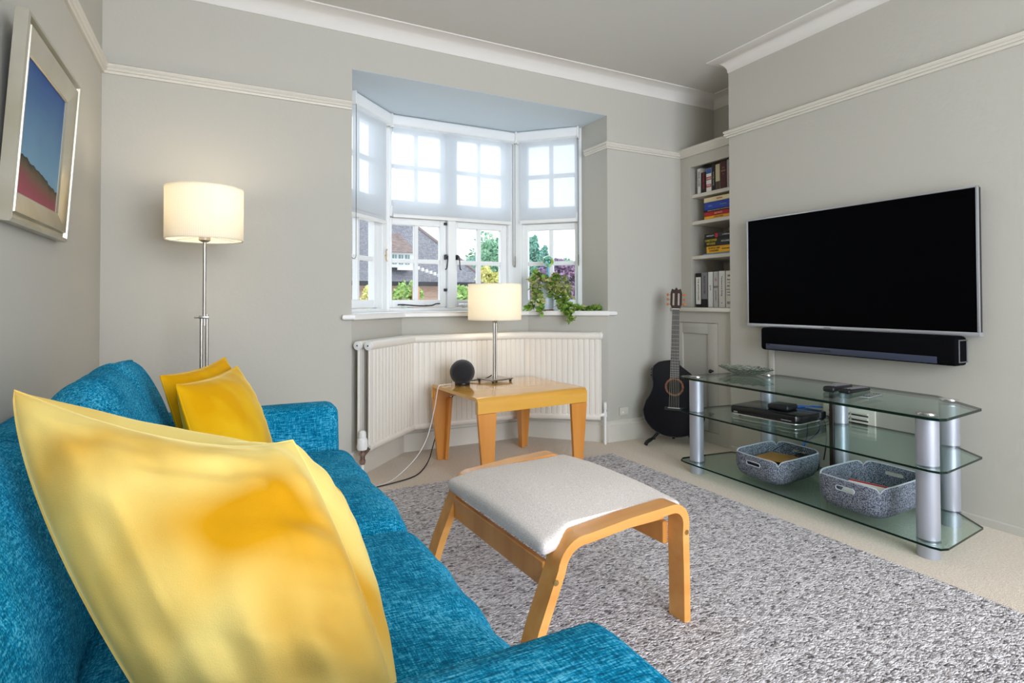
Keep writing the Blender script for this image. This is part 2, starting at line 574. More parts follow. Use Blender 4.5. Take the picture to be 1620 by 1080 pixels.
def shade_mat(name):
    m = bpy.data.materials.new(name); m.use_nodes = True
    nt = m.node_tree; nt.nodes.clear()
    out = nt.nodes.new('ShaderNodeOutputMaterial')
    tr = nt.nodes.new('ShaderNodeBsdfTranslucent'); d = nt.nodes.new('ShaderNodeBsdfDiffuse')
    m1 = nt.nodes.new('ShaderNodeMixShader'); m1.inputs[0].default_value = .55
    tc = nt.nodes.new('ShaderNodeTexCoord')
    # woven honeycomb paper: two crossed diagonal waves
    ws = []
    for k in (1, -1):
        sp = nt.nodes.new('ShaderNodeSeparateXYZ'); nt.links.new(tc.outputs['Object'], sp.inputs[0])
        an = nt.nodes.new('ShaderNodeMath'); an.operation = 'ARCTAN2'
        nt.links.new(sp.outputs[1], an.inputs[0]); nt.links.new(sp.outputs[0], an.inputs[1])
        ml = nt.nodes.new('ShaderNodeMath'); ml.operation = 'MULTIPLY'; ml.inputs[1].default_value = 60 * k
        nt.links.new(an.outputs[0], ml.inputs[0])
        mz = nt.nodes.new('ShaderNodeMath'); mz.operation = 'MULTIPLY_ADD'; mz.inputs[1].default_value = 520
        nt.links.new(sp.outputs[2], mz.inputs[0]); nt.links.new(ml.outputs[0], mz.inputs[2])
        sn = nt.nodes.new('ShaderNodeMath'); sn.operation = 'SINE'; nt.links.new(mz.outputs[0], sn.inputs[0])
        ws.append(sn.outputs[0])
    pr = nt.nodes.new('ShaderNodeMath'); pr.operation = 'MULTIPLY'
    nt.links.new(ws[0], pr.inputs[0]); nt.links.new(ws[1], pr.inputs[1])
    cr = nt.nodes.new('ShaderNodeValToRGB')
    cr.color_ramp.elements[0].position = 0; cr.color_ramp.elements[0].color = lin(240, 232, 212)
    cr.color_ramp.elements[1].position = .6; cr.color_ramp.elements[1].color = lin(252, 248, 238)
    ad = nt.nodes.new('ShaderNodeMath'); ad.operation = 'MULTIPLY_ADD'; ad.inputs[1].default_value = .5; ad.inputs[2].default_value = .5
    nt.links.new(pr.outputs[0], ad.inputs[0]); nt.links.new(ad.outputs[0], cr.inputs['Fac'])
    nt.links.new(cr.outputs['Color'], tr.inputs[0]); nt.links.new(cr.outputs['Color'], d.inputs[0])
    nt.links.new(d.outputs[0], m1.inputs[2]); nt.links.new(tr.outputs[0], m1.inputs[1])
    nt.links.new(m1.outputs[0], out.inputs[0])
    return m


SHADE = shade_mat('pleated_lamp_shade_paper')


def emit(name, col, s):
    m = bpy.data.materials.new(name); m.use_nodes = True
    nt, b = nodes(m)
    b.inputs['Emission Color'].default_value = col; b.inputs['Emission Strength'].default_value = s
    return m


BULB = emit('lit_bulb', (1, .82, .55, 1), 6)

# ------------------------------------------------------------------ the room shell
XL, YB, XC, XA, ZC = -.468, 2.98, 2.765, 3.21, 2.395
YCH, YR = 2.45, -2.15
BX0, BX1, BZ = .60, 2.24, 2.134

mb = MB(); mb.quad((XL - .2, YR - .2, 0), (XA + .2, YR - .2, 0), (XA + .2, 3.6, 0), (XL - .2, 3.6, 0)); mb.box((XL - .2, YR - .2, -.1), (XA + .2, 3.75, -.002))
struct('floor', mb, CARPET, smooth=False)
mb = MB(); mb.box((XL - .2, YR - .2, ZC), (XA + .2, YB + .25, ZC + .1))
struct('ceiling', mb, CEIL, smooth=False)
mb = MB(); mb.box((XL - .15, YR - .2, 0), (XL, YB + .15, ZC))
struct('wall_left', mb, WALL, smooth=False)
mb = MB()
mb.box((XL, YB, 0), (BX0, YB + .30, ZC)); mb.box((BX0, YB, BZ), (BX1, YB + .30, ZC)); mb.box((BX1, YB, 0), (XA + .15, YB + .30, ZC))
struct('wall_back', mb, WALL, smooth=False)
mb = MB(); mb.box((XC, YR - .2, 0), (XA + .15, YCH, ZC)); mb.box((XA, YCH, 0), (XA + .15, YB, ZC))
struct('wall_right', mb, WALL, 'chimney breast wall the television hangs on', smooth=False)
# rear wall behind the camera; unseen, its wide opening added for the fill light
mb = MB(); mb.box((XL, YR - .2, 0), (-.15, YR, ZC)); mb.box((2.6, YR - .2, 0), (XC, YR, ZC)); mb.box((-.15, YR - .2, 2.2), (2.6, YR, ZC))
struct('wall_rear', mb, WALL, smooth=False)

# bay: dwarf wall below the sill, and the bay ceiling
mb = MB()
mb.prism([(BX0, YB), (.98, 3.37), (1.86, 3.37), (BX1, YB), (BX1 + .02, 3.5), (1.95, 3.78), (.89, 3.78), (BX0 - .02, 3.5)], 0, .822)
struct('wall_bay', mb, WALL, smooth=False)
mb = MB(); mb.prism([(BX0 - .1, YB + .29), (BX0 - .1, YB + .45), (.85, 3.8), (1.99, 3.8), (BX1 + .1, YB + .45), (BX1 + .1, YB + .29)], BZ + .001, BZ + .12)
mb.prism([(BX0 + .001, YB + .0008), (BX0 + .001, YB + .3), (.92, 3.70), (1.92, 3.70), (BX1 - .001, YB + .3), (BX1 - .001, YB + .0008)], BZ - .0025, BZ - .0004)
struct('ceiling_bay', mb, BAYC, smooth=False)

# window sill board with a rounded nose and horns
nose = [(.548, 2.948), (.612, 2.948), (.992, 3.338), (1.848, 3.338), (2.228, 2.948), (2.292, 2.948), (2.292, 2.98), (2.24, 2.98), (2.24, 3.30), (1.90, 3.66), (.94, 3.66), (.60, 3.30), (.60, 2.98), (.548, 2.98)]
mb = MB(); mb.prism(nose, .822, .851, bev=.011)
struct('trim_1', mb, SILL, 'white window sill board of the bay')

# coving, picture rail, skirting
cove = [(0, 2.315), (.004, 2.315)] + [(.004 + .085 * (1 - math.cos(a)), 2.322 + .068 * math.sin(a)) for a in [math.pi / 2 * k / 8 for k in range(9)]] + [(.092, 2.395), (0, 2.395)]
struct('trim_2', sweep([(XL, YR), (XL, YB), (XA, YB), (XA, YCH), (XC, YCH), (XC, YR)], cove), COVE, 'white plaster coving round the ceiling')
rail = [(0, 1.914), (.010, 1.914), (.012, 1.924), (.018, 1.926), (.022, 1.934), (.018, 1.941), (.024, 1.946), (.026, 1.953), (.020, 1.958), (0, 1.962)]
struct('trim_3', sweep([(XL, YR), (XL, YB), (BX0 - .003, YB)], rail), TRIM, 'moulded picture rail left of the bay')
struct('trim_4', sweep([(BX1, 3.22), (BX1, YB), (2.879, YB)], rail), TRIM, 'moulded picture rail right of the bay')
struct('trim_5', sweep([(XA - .35, YCH), (XC, YCH), (XC, YR)], rail), TRIM, 'moulded picture rail above the television')
base = [(0, 0), (.018, 0), (.018, .108), (.012, .114), (.012, .126), (.006, .134), (0, .136)]
struct('baseboard_left', sweep([(XL, YR), (XL, YB), (BX0, YB), (.98, 3.37), (1.86, 3.37), (BX1, YB), (2.795, YB)], base), TRIM)
struct('baseboard_right', sweep([(XC, YCH), (XC, YR)], [(0, 0), (.006, 0), (.006, .03), (0, .034)]), WALL)


# ------------------------------------------------------------------ bay windows
def window(idx, P0, S, N, L, jl, jr, sashes, mull, label):
    """P0 inner left corner (plan), S along, N outward; sashes = [(g0, g1, bar)] glass extents along S"""
    S = Vector((*S, 0)).normalized(); N = Vector((*N, 0)).normalized()
    M = Matrix(((S.x, N.x, 0, P0[0]), (S.y, N.y, 0, P0[1]), (0, 0, 1, 0), (0, 0, 0, 1)))
    fr = MB()
    B = lambda m_, s0, s1, d0, d1, z0, z1, bev=.003: m_.box((s0, d0, z0), (s1, d1, z1), bev, 1, M)
    B(fr, -.02, jl, 0, .09, .85, BZ)
    B(fr, L - jr, L + .02, 0, .09, .85, BZ)
    B(fr, jl, L - jr, 0, .09, .85, .872)
    B(fr, jl, L - jr, 0, .09, 1.476, 1.545)
    B(fr, jl, L - jr, 0, .09, 2.085, BZ)
    for a, b in mull:
        B(fr, a, b, 0, .085, .872, 1.476); B(fr, a, b, 0, .085, 1.545, 2.085)
    root = struct('window_%d' % idx, fr, WHITE, label)
    k = 0
    for g0, g1, bar in sashes:
        for (z0, z1, zb) in ((.926, 1.428, 1.187), (1.592, 2.04, 1.818)):
            sa = MB()
            e0, e1 = g0 - .042, g1 + .045
            zz0, zz1 = z0 - .05, z1 + .044
            if z0 > 1.5: zz0 = z0 - .044
            B(sa, e0, g0, .035, .08, zz0, zz1); B(sa, g1, e1, .035, .08, zz0, zz1)
            B(sa, g0, g1, .035, .08, zz0, z0); B(sa, g0, g1, .035, .08, z1, zz1)
            bm_ = (g0 + g1) / 2 if bar is None else bar
            B(sa, bm_ - .0145, bm_ + .0145, .04, .075, z0, z1, .004)
            B(sa, g0, g1, .042, .073, zb - .0145, zb + .0145, .004)
            so = part('sash', sa, WHITE, root, world=False)
            pn = MB(); B(pn, g0 - .003, g1 + .003, .056, .059, z0 - .003, z1 + .003, 0)
            part('pane', pn, PANE, so, world=False, smooth=False)
    return root, M


w1, M1 = window(1, (.60, 3.275), (1, 1), (-1, 1), .502, .034, .056, [(.075, .405, .235)], [], 'left casement window of the bay')
w2, M2 = window(2, (.955, 3.63), (1, 0), (0, 1), .93, .02, .04, [(.043, .379, None), (.505, .845, None)], [(.425, .480)], 'wide centre window of the bay')
w3, M3 = window(3, (1.885, 3.63), (1, -1), (1, 1), .502, .058, .03, [(.098, .444, None)], [], 'right casement window of the bay')


def whandle(root, M, s, z, flip=1):
    m = MB()
    m.box((s - .005, -.006, z - .012), (s + .005, .036, z + .022), .002, 1, M)
    pts = [M @ Vector((s, -.012, z + .012)), M @ Vector((s, -.028, z + .005)), M @ Vector((s - .004 * flip, -.03, z - .04)), M @ Vector((s - .008 * flip, -.026, z - .075)), M @ Vector((s - .018 * flip, -.024, z - .082))]
    m.tube(bez(pts, 4), .0042, 8)
    part('handle', m, DARKIRON, root, world=False)


def wstay(root, M, s0, s1, z):
    m = MB()
    pts = [M @ Vector(p) for p in ((s0, -.006, z), (s0 + .03, -.010, z + .002), ((s0 + s1) / 2, -.010, z - .006), (s1 - .06, -.012, z - .004), (s1 - .03, -.014, z + .006), (s1, -.014, z + .008))]
    m.tube(bez(pts, 4), .0045, 8)
    m.cyl(M @ Vector((s0 + .04, .03, z)), M @ Vector((s0 + .04, -.014, z)), .006, 10)
    m.cyl(M @ Vector((s1 - .09, .03, z - .005)), M @ Vector((s1 - .09, -.014, z - .005)), .005, 10)
    part('window_stay', m, CHROME if s0 > .4 else DARKIRON, root, world=False)


whandle(w2, M2, .412, 1.215); whandle(w2, M2, .494, 1.215, -1)
wstay(w2, M2, .07, .36, .893); wstay(w2, M2, .50, .79, .893)
for z in (.985, 1.44):
    m = MB(); m.box((.405, .02, z), (.425, .036, z + .018), .002, 1, M2); part('hinge', m, DARKIRON, w2, world=False)


# cord cleats on the window posts
def cleat(P, N, label):
    t = MB()
    P = Vector(P); N = Vector((*N, 0)).normalized()
    t.cyl(P + N * -.002, P + N * .014, .004, 10)
    t.tube(bez([P + N * .018 + Vector((0, 0, .040)), P + N * .010 + Vector((0, 0, .022)), P + N * .014, P + N * .010 + Vector((0, 0, -.022)), P + N * .018 + Vector((0, 0, -.040))], 4), .003, 8)
    solo('cord_cleat', t, BRASS, label, 'cleat', tuple(P), 'brass cord cleats on the window posts')


cleat((.942, 3.617, 1.215), (.38, -.92), 'brass cord cleat on the post between left and centre windows')
cleat((1.893, 3.622, 1.20), (-.38, -.92), 'brass cord cleat on the post between centre and right windows')
cleat((2.225, 3.290, 1.20), (-.707, -.707), 'brass cord cleat on the post right of the right window')


# ------------------------------------------------------------------ roller blinds
def blind(P0, S, N, s0, s1, zb, label, chain_s):
    S3 = Vector((*S, 0)).normalized(); N3 = Vector((*N, 0)).normalized()
    M = Matrix(((S3.x, N3.x, 0, P0[0]), (S3.y, N3.y, 0, P0[1]), (0, 0, 1, 0), (0, 0, 0, 1)))
    base = M @ Vector(((s0 + s1) / 2, -.03, 2.06))
    t = thing('roller_blind', label, 'blind', tuple(base), 0, 'sheer white roller blinds over the bay windows')
    m = MB()
    prof = [(-.004, 2.128), (-.052, 2.128), (-.060, 2.118), (-.060, 2.085), (-.052, 2.066), (-.040, 2.060), (-.004, 2.060)]
    m.loft([[M @ Vector((s, d, z)) for d, z in prof] for s in (s0, s1)])
    part('casing', m, WHITE, t)
    for s, e in ((s0, -1), (s1, 1)):
        m = MB(); m.box((min(s, s + e * .012), -.064, 2.052), (max(s, s + e * .012), -.002, 2.131), .004, 2, M)
        part('end_cap', m, WHITEP, t)
    m = MB(); m.grid(lambda u, v: M @ Vector((s0 + .012 + (s1 - s0 - .024) * u, -.022 - .002 * math.sin(v * 3.1), 2.07 + (zb - 2.07) * v)), 4, 12)
    part('fabric', m, BLIND, t)
    m = MB(); m.box((s0 + .010, -.028, zb - .012), (s1 - .010, -.016, zb + .012), .004, 2, M)
    part('bottom_bar', m, WHITEP, t)
    m = MB()
    zs = 1.16
    for d in (-.048, -.018):
        m.tube([M @ Vector((chain_s, d, 2.07)), M @ Vector((chain_s, d, zs + .02))], .0018, 6)
    m.tube([M @ Vector((chain_s, -.033 + .015 * math.cos(a), zs + .02 - .015 * math.sin(a))) for a in [math.pi * k / 8 for k in range(9)]], .0018, 6)
    part('pull_chain', m, GREYP, t)


blind((.60, 3.275), (1, 1), (-1, 1), .06, .465, 1.425, 'sheer white roller blind half drawn over the left bay window', .075)
blind((.955, 3.63), (1, 0), (0, 1), .025, .912, 1.478, 'wide sheer white roller blind half drawn over the centre bay window', .917)
blind((1.885, 3.63), (1, -1), (1, 1), .045, .480, 1.485, 'sheer white roller blind half drawn over the right bay window', .484)

# ------------------------------------------------------------------ radiator following the bay
RT = thing('radiator', 'long white panel radiator bent round the bay under the sill', 'radiator', (1.42, 3.2, .15))
rp = [(.672, 2.895), (1.012, 3.245), (1.765, 3.245), (2.16, 2.955)]


def offset_path(path, d):
    P = [Vector(p) for p in path]; out = []
    for i in range(len(P)):
        d0 = (P[i] - P[i - 1]).normalized() if i else (P[1] - P[0]).normalized()
        d1 = (P[i + 1] - P[i]).normalized() if i < len(P) - 1 else d0
        n0 = Vector((d0.y, -d0.x)); n1 = Vector((d1.y, -d1.x)); m = n0 + n1; m = m / m.dot(n0)
        out.append(P[i] + m * d)
    return out


def rad_panel(off, nm):
    path = offset_path(rp, off)
    # header rails top and bottom (round in section), fluted sheet between
    m = MB()
    top = [(.018 * math.cos(a) + .0, .691 + .024 * math.sin(a)) for a in [2 * math.pi * k / 14 for k in range(14)]]
    bot = [(.013 * math.cos(a) + .0, .172 + .020 * math.sin(a)) for a in [2 * math.pi * k / 12 for k in range(12)]]
    for prof in (top, bot):
        rings = []
        for i, p in enumerate(path):
            d0 = (path[i] - path[i - 1]).normalized() if i else (path[1] - path[0]).normalized()
            d1 = (path[i + 1] - path[i]).normalized() if i < len(path) - 1 else d0
            n0 = Vector((d0.y, -d0.x)); n1 = Vector((d1.y, -d1.x)); mm = n0 + n1; mm = mm / mm.dot(n0)
            rings.append([(p.x + mm.x * d, p.y + mm.y * d, z) for d, z in prof])
        m.loft(rings)
    part('header_rails', m, RADM, RT)
    m = MB()
    for i in range(len(path) - 1):
        a, b = path[i], path[i + 1]
        dv = (b - a); L = dv.length; dv.normalize(); nv = Vector((dv.y, -dv.x))
        nfl = max(3, round(L / .034))
        pts = []
        for k in range(nfl):
            for t, d in ((.04, .0075), (.45, .0085), (.80, .0075), (.86, .0035), (.96, .0035)):
                pts.append(((k + t) / nfl * L, d))
        cols = []
        for s_, d in pts:
            p = a + dv * s_ + nv * d
            cols.append([(p.x, p.y, .185), (p.x, p.y, .680)])
        V = [[m.bm.verts.new(q) for q in c] for c in cols]
        for c0, c1 in zip(V, V[1:]):
            m.bm.faces.new((c0[0], c1[0], c1[1], c0[1]))
    part(nm, m, RADM, RT, smooth=False)


rad_panel(0, 'front_panel')
rad_panel(-.062, 'rear_panel')
for off in (0, -.062):
    q = offset_path(rp, off)
    for a, b in ((q[0], q[1]), (q[-1], q[-2])):
        dv = (a - b).normalized(); m = MB()
        m.cyl((a.x, a.y, .691), (a.x + dv.x * .012, a.y + dv.y * .012, .691), .023, 20)
        m.cyl((a.x + dv.x * .011, a.y + dv.y * .011, .691), (a.x + dv.x * .016, a.y + dv.y * .016, .691), .012, 16)
        ec = part('end_cap', m, WHITEP, RT)
        m = MB(); m.cyl((a.x + dv.x * .0155, a.y + dv.y * .0155, .691), (a.x + dv.x * .0165, a.y + dv.y * .0165, .691), .0045, 6); part('key_hole', m, DARKIRON, ec)
        m = MB(); m.cyl((a.x, a.y, .185), (a.x, a.y, .68), .007, 10); part('end_post', m, RADM, RT)
# left thermostatic valve
m = MB(); m.lathe([(0, .0), (.024, 0), (.026, .012), (.026, .045), (.022, .056), (.018, .06), (.020, .068), (.018, .088), (.010, .096), (0, .097)], (.640, 2.905, .165), 24)
vh = part('valve_head', m, WHITEP, RT)
m = MB(); m.cyl((.640, 2.905, .165), (.640, 2.905, .09), .013, 12); m.cyl((.640, 2.905, .15), (.640, 2.905, .135), .017, 6); m.cyl((.640, 2.905, .112), (.640, 2.905, .095), .016, 6)
m.cyl((.640, 2.905, .13), (.672, 2.895, .172), .010, 12)
part('valve_body', m, mat('copper_chrome', (.35, .25, .2, 1), .3, 1), RT, 'metal valve body')
m = MB(); m.cyl((.640, 2.905, .09), (.640, 2.905, .0), .0085, 12)
part('pipe', m, WHITEP, RT)
m = MB(); m.cyl((2.188, 2.945, 0), (2.188, 2.945, .235), .0085, 12); m.lathe([(0, .27), (.011, .265), (.012, .225), (.010, .22)], (2.188, 2.945, 0), 16)
m.cyl((2.188, 2.945, .19), (2.155, 2.956, .185), .010, 12); m.cyl((2.188, 2.945, .175), (2.188, 2.945, .205), .013, 6)
part('pipe', m, WHITEP, RT)
for x in (1.15, 1.62):
    m = MB(); m.box((x - .012, 3.245, .30), (x + .012, 3.352, .34)); part('wall_bracket', m, RADM, RT)

# ------------------------------------------------------------------ side table of bent plywood
def quadmap(c, u, v):
    a = Vector(c[0]).lerp(Vector(c[1]), u); b = Vector(c[3]).lerp(Vector(c[2]), u)
    return a.lerp(b, v)


tc_ = Vector((1.436, 2.845)); trot = math.radians(3.6)
TT = thing('side_table', 'honey coloured bentwood side table with tapered legs before the radiator', 'table', (tc_.x, tc_.y, 0), trot)
hw, hd, tz, th, rr = .338, .292, .440, .018, .030
m = MB()
# profile across depth: top sheet bending down into aprons front and back
out_, in_ = [], []
def arc(cx, cz, r, a0, a1, n=6): return [(cx + r * math.cos(a0 + (a1 - a0) * k / n), cz + r * math.sin(a0 + (a1 - a0) * k / n)) for k in range(n + 1)]
outer = [(-hd, tz - .078)] + arc(-hd + rr, tz - rr, rr, math.pi, math.pi / 2) + arc(hd - rr, tz - rr, rr, math.pi / 2, 0) + [(hd, tz - .078)]
inner = [(hd - th, tz - .078)] + arc(hd - rr, tz - rr, rr - th, 0, math.pi / 2) + arc(-hd + rr, tz - rr, rr - th, math.pi / 2, math.pi) + [(-hd + th, tz - .078)]
prof = outer + inner
m.loft([[(x, y, z) for y, z in prof] for x in (-hw, hw)])
part('table_top', m, TABLEW, TT, world=False)
for sx in (-1, 1):
    for sy in (-1, 1):
        m = MB()
        zt = tz - .080
        z0 = .0125 if sy < 0 else .001
        x_o = sx * (hw - .001); y_o = sy * (hd - .001)
        # tapered face board
        A = [(x_o, zt), (x_o - sx * .105, zt), (x_o - sx * .085, z0), (x_o - sx * .030, z0)]
        for yy in ((y_o, y_o - sy * .018),):
            P = [[(x, y, z) for x, z in A] for y in yy]
            m.loft(P)
        if sy > 0:   # the back legs show a short return board along their inner edge
            B_ = [(y_o - .018, zt), (y_o - .062, zt), (y_o - .042, z0), (y_o - .018, z0)]
            m.loft([[(x + (sx * .020 if z < zt - .01 else 0), y, z) for y, z in B_] for x in (x_o - sx * .087, x_o - sx * .105)])
        # block under the top that the leg is glued to
        m.box((min(x_o - sx * .004, x_o - sx * .10), min(y_o - sy * .019, y_o - sy * .034), zt - .002), (max(x_o - sx * .004, x_o - sx * .10), max(y_o - sy * .019, y_o - sy * .034), tz - .02))
        part('leg', m, TABLEL, TT, world=False, angle=20)

# ------------------------------------------------------------------ smart speaker
t = thing('smart_speaker', 'round black fabric smart speaker on the side table', 'speaker', (1.228, 3.005, tz))
m = MB(); m.lathe([(0, .004), (.040, .004)] + [(.0715 * math.cos(a), .0715 + .0715 * math.sin(a)) for a in [math.radians(-52 + 142 * k / 20) for k in range(20)]] + [(0, .143)], (1.228, 3.005, tz), 48)
part('body', m, mat('charcoal_mesh_fabric', (.012, .013, .018, 1), .85, bump=.0008, bs=(900, 900, 900), sheen=.3), t)
m = MB(); m.lathe([(0, .0), (.042, 0), (.044, .006), (.043, .013), (.0, .013)], (1.228, 3.005, tz), 40)
part('base', m, BLACKP, t)

# ------------------------------------------------------------------ table lamp
def lamp_shade(t, c, r, z0, z1, mt=SHADE):
    m = MB()
    n = 64
    m.lathe([(r, z0), (r, z1), (r - .0025, z1), (r - .0025, z0), (r, z0)], (c[0], c[1], 0), n)
    sh = part('lamp_shade', m, mt, t)
    for z in (z0 + .004, z1 - .004):
        m = MB(); m.tube([(c[0] + (r - .004) * math.cos(a), c[1] + (r - .004) * math.sin(a), z) for a in [2 * math.pi * k / 48 for k in range(48)]], .002, 6, True)
        if z < z0 + .01:
            for k in range(3):
                a = 2 * math.pi * k / 3 + .4
                m.tube([(c[0] + (r - .004) * math.cos(a), c[1] + (r - .004) * math.sin(a), z0 + .004), (c[0] + .02 * math.cos(a), c[1] + .02 * math.sin(a), z0 + .018)], .0018, 6)
        part('shade_ring', m, WHITEP, sh)


def bulb(t, c, z, power, r=.028):
    m = MB(); m.lathe([(0, .075)] + [(r * math.sin(a), .045 + r * math.cos(a)) for a in [math.radians(15 + 120 * k / 8) for k in range(9)]] + [(.012, 0), (0, 0)], (c[0], c[1], z), 20)
    part('bulb', m, BULB, t)
    l = bpy.data.lights.new('bulb_light', 'POINT'); l.energy = power; l.color = (1, .86, .68); l.shadow_soft_size = .035
    o = bpy.data.objects.new('bulb_light', l); COL.objects.link(o)
    o.parent = t
    o.location = ROOTM[t.name].inverted() @ Vector((c[0], c[1], z + .045 + .08))


LC = (1.458, 3.055)
t = thing('table_lamp', 'lit small table lamp with cream drum shade on the side table', 'lamp', (LC[0], LC[1], tz), math.radians(14))
R14 = Matrix.Translation((LC[0], LC[1], 0)) @ Matrix.Rotation(math.radians(14), 4, 'Z')
m = MB(); m.box((-.078, -.078, tz + .010), (.078, .078, tz + .018), .002, 1, R14)
bp_ = part('base_plate', m, NICKEL, t)
for sx in (-1, 1):
    for sy in (-1, 1):
        m = MB(); p = R14 @ Vector((sx * .066, sy * .066, 0)); m.lathe([(0, 0), (.007, 0), (.008, .010), (0, .010)], (p.x, p.y, tz), 12)
        part('foot', m, BLACKP, bp_)
m = MB()
m.cyl((LC[0] - .006, LC[1] - .002, tz + .018), (LC[0] - .006, LC[1] - .002, .79), .0075, 16); m.cyl((LC[0] + .010, LC[1] + .002, tz + .018), (LC[0] + .010, LC[1] + .002, .79), .0055, 16)
part('pole', m, NICKEL, t)
m = MB(); m.lathe([(0, 0), (.010, 0), (.017, .012), (.017, .05), (0, .052)], (LC[0], LC[1], .785), 20)
part('lamp_holder', m, NICKEL, t)
lamp_shade(t, LC, .160, .805, 1.020)
bulb(t, LC, .835, .85)
m = MB(); m.tube(bez([(LC[0] - .02, LC[1], .475), (LC[0] - .05, LC[1] + .01, .458), (LC[0] - .10, LC[1] + .03, .449), (LC[0] - .16, LC[1] + .045, .4435), (LC[0] - .17, 3.152, .442), (LC[0] - .18, 3.175, .40), (1.20, 3.17, .30), (1.13, 3.15, .16), (1.05, 3.05, .04)], 6), .0032, 8)
m2 = bez([(1.05, 3.05, .04), (1.00, 2.99, .006), (.90, 2.86, .005), (.76, 2.80, .005), (.60, 2.76, .005), (.52, 2.72, .005)], 6)
m.tube(m2, .0032, 8)
part('power_cord', m, BLACKP, t, 'black cord')

# white charging cable of the speaker
m = MB()
m.tube(bez([(1.17, 3.03, .4435), (1.11, 3.01, .4445), (1.075, 2.985, .437), (1.045, 2.96, .33), (1.00, 2.94, .19), (.93, 2.90, .10), (.84, 2.87, .035), (.76, 2.83, .006), (.68, 2.79, .005), (.58, 2.72, .005)], 6), .0022, 8)
solo('speaker_cable', m, WHITEP, 'thin white cable dropping from the round speaker to the carpet', 'cable', (1.0, 2.9, 0))

# ------------------------------------------------------------------ floor lamp
FL = (-.064, 2.66)
t = thing('floor_lamp', 'tall lit floor lamp with cream drum shade behind the sofa', 'lamp', (FL[0], FL[1], 0))
m = MB(); m.lathe([(0, 0), (.14, 0), (.14, .012), (.02, .02), (0, .02)], (FL[0], FL[1], 0), 40)
part('base_plate', m, NICKEL, t)
m = MB(); m.cyl((FL[0] + .010, FL[1], .02), (FL[0] + .010, FL[1], .865), .0065, 14); m.cyl((FL[0] - .010, FL[1], .02), (FL[0] - .010, FL[1], .855), .0065, 14)
part('lower_pole', m, NICKEL, t)
m = MB(); m.cyl((FL[0], FL[1], .82), (FL[0], FL[1], 1.175), .0065, 14)
part('upper_pole', m, NICKEL, t)
m = MB(); m.box((FL[0] - .020, FL[1] - .009, .848), (FL[0] + .018, FL[1] + .009, .860), .003); m.cyl((FL[0] - .018, FL[1], .854), (FL[0] - .036, FL[1], .854), .004, 10)
part('clamp', m, NICKEL, t)
m = MB(); m.lathe([(0, 0), (.012, 0), (.022, .008), (.022, .055), (0, .056)], (FL[0], FL[1], 1.165), 20)
part('lamp_holder', m, NICKEL, t)
lamp_shade(t, FL, .146, 1.172, 1.388)
bulb(t, FL, 1.222, 1.05)

# ------------------------------------------------------------------ built-in bookcase in the alcove
t = thing('bookcase', 'built-in grey painted alcove bookcase with cupboard door below', 'bookcase', (2.9, 2.72, 0))
XF, XLOW = 2.88, 2.80
y0, y1 = YCH + .004, YB - .0005
m = MB()
m.box((XF, 2.888, .872), (XF + .022, y1, 1.918)); m.box((XF, y0, 1.838), (XF + .022, 2.888, 1.918)); m.box((XF, y0, .872), (XF + .022, y0 + .03, 1.838))
m.box((XF + .022, 2.890, .872), (XA - .01, 2.915, 1.90)); m.box((XF + .022, y0, .872), (XA - .01, y0 + .02, 1.90))
m.box((XA - .012, y0, .872), (XA - .001, y1, 1.90)); m.box((XF + .022, y0, 1.88), (XA - .01, y1, 1.90))
part('carcass', m, WALL, t, smooth=False)
for z in (1.636, 1.450, 1.212):
    m = MB(); m.box((XF + .012, y0 + .021, z - .012), (XA - .013, 2.889, z + .012), .002, 1)
    part('shelf', m, TRIM, t)
m = MB()
cr = sweep([(XF, YB), (XF, YCH)], [(0, 1.914), (.010, 1.914), (.014, 1.924), (.020, 1.930), (.024, 1.942), (.034, 1.952), (.036, 1.966), (.030, 1.972), (-.30, 1.972), (-.30, 1.914)])
part('cornice', cr, TRIM, t)
m = MB(); m.box((XLOW - .028, y0, .845), (XA - .012, y1, .871), .006, 2)
part('ledge', m, TRIM, t)
m = MB()
m.box((XLOW, 2.955, .0), (XLOW + .02, y1, .845)); m.box((XLOW, y0, .772), (XLOW + .02, 2.955, .845)); m.box((XLOW, y0, 0), (XLOW + .02, 2.955, .07)); m.box((XLOW, y0, .07), (XLOW + .02, 2.60 - .02, .772))
part('cupboard_frame', m, WALL, t, smooth=False)
m = MB()
d0, d1 = 2.583, 2.952
m.box((XLOW + .002, d0, .073), (XLOW + .020, d0 + .085, .769), .001); m.box((XLOW + .002, d1 - .06, .073), (XLOW + .020, d1, .769), .001)
m.box((XLOW + .002, d0 + .085, .70), (XLOW + .020, d1 - .06, .769), .001); m.box((XLOW + .002, d0 + .085, .073), (XLOW + .020, d1 - .06, .15), .001)
m.box((XLOW + .012, d0 + .084, .149), (XLOW + .018, d1 - .059, .701))
dr = part('door', m, WALL, t)
for z in (.465, .30):
    m = MB(); m.lathe([(0, 0), (.006, 0), (.005, .012), (.012, .018), (.013, .026), (.008, .031), (0, .032)], (0, 0, 0), 20)
    if z < .4: continue
    bmesh.ops.transform(m.bm, matrix=Matrix.Translation((XLOW + .002, 2.625, z)) @ Matrix.Rotation(-math.pi / 2, 4, 'Y'), verts=m.bm.verts)
    part('knob', m, BLACKP, dr, 'round black knob')

# ------------------------------------------------------------------ books
MATC = {}


def cm(c, rough=.45):
    k = (c, rough)
    if k not in MATC: MATC[k] = mat('cover_%d_%d_%d' % c, lin(*c), rough)
    return MATC[k]


PAGES = mat('book_pages', lin(225, 215, 195), .9, col2=lin(200, 188, 165), vs=(2, 400, 400))


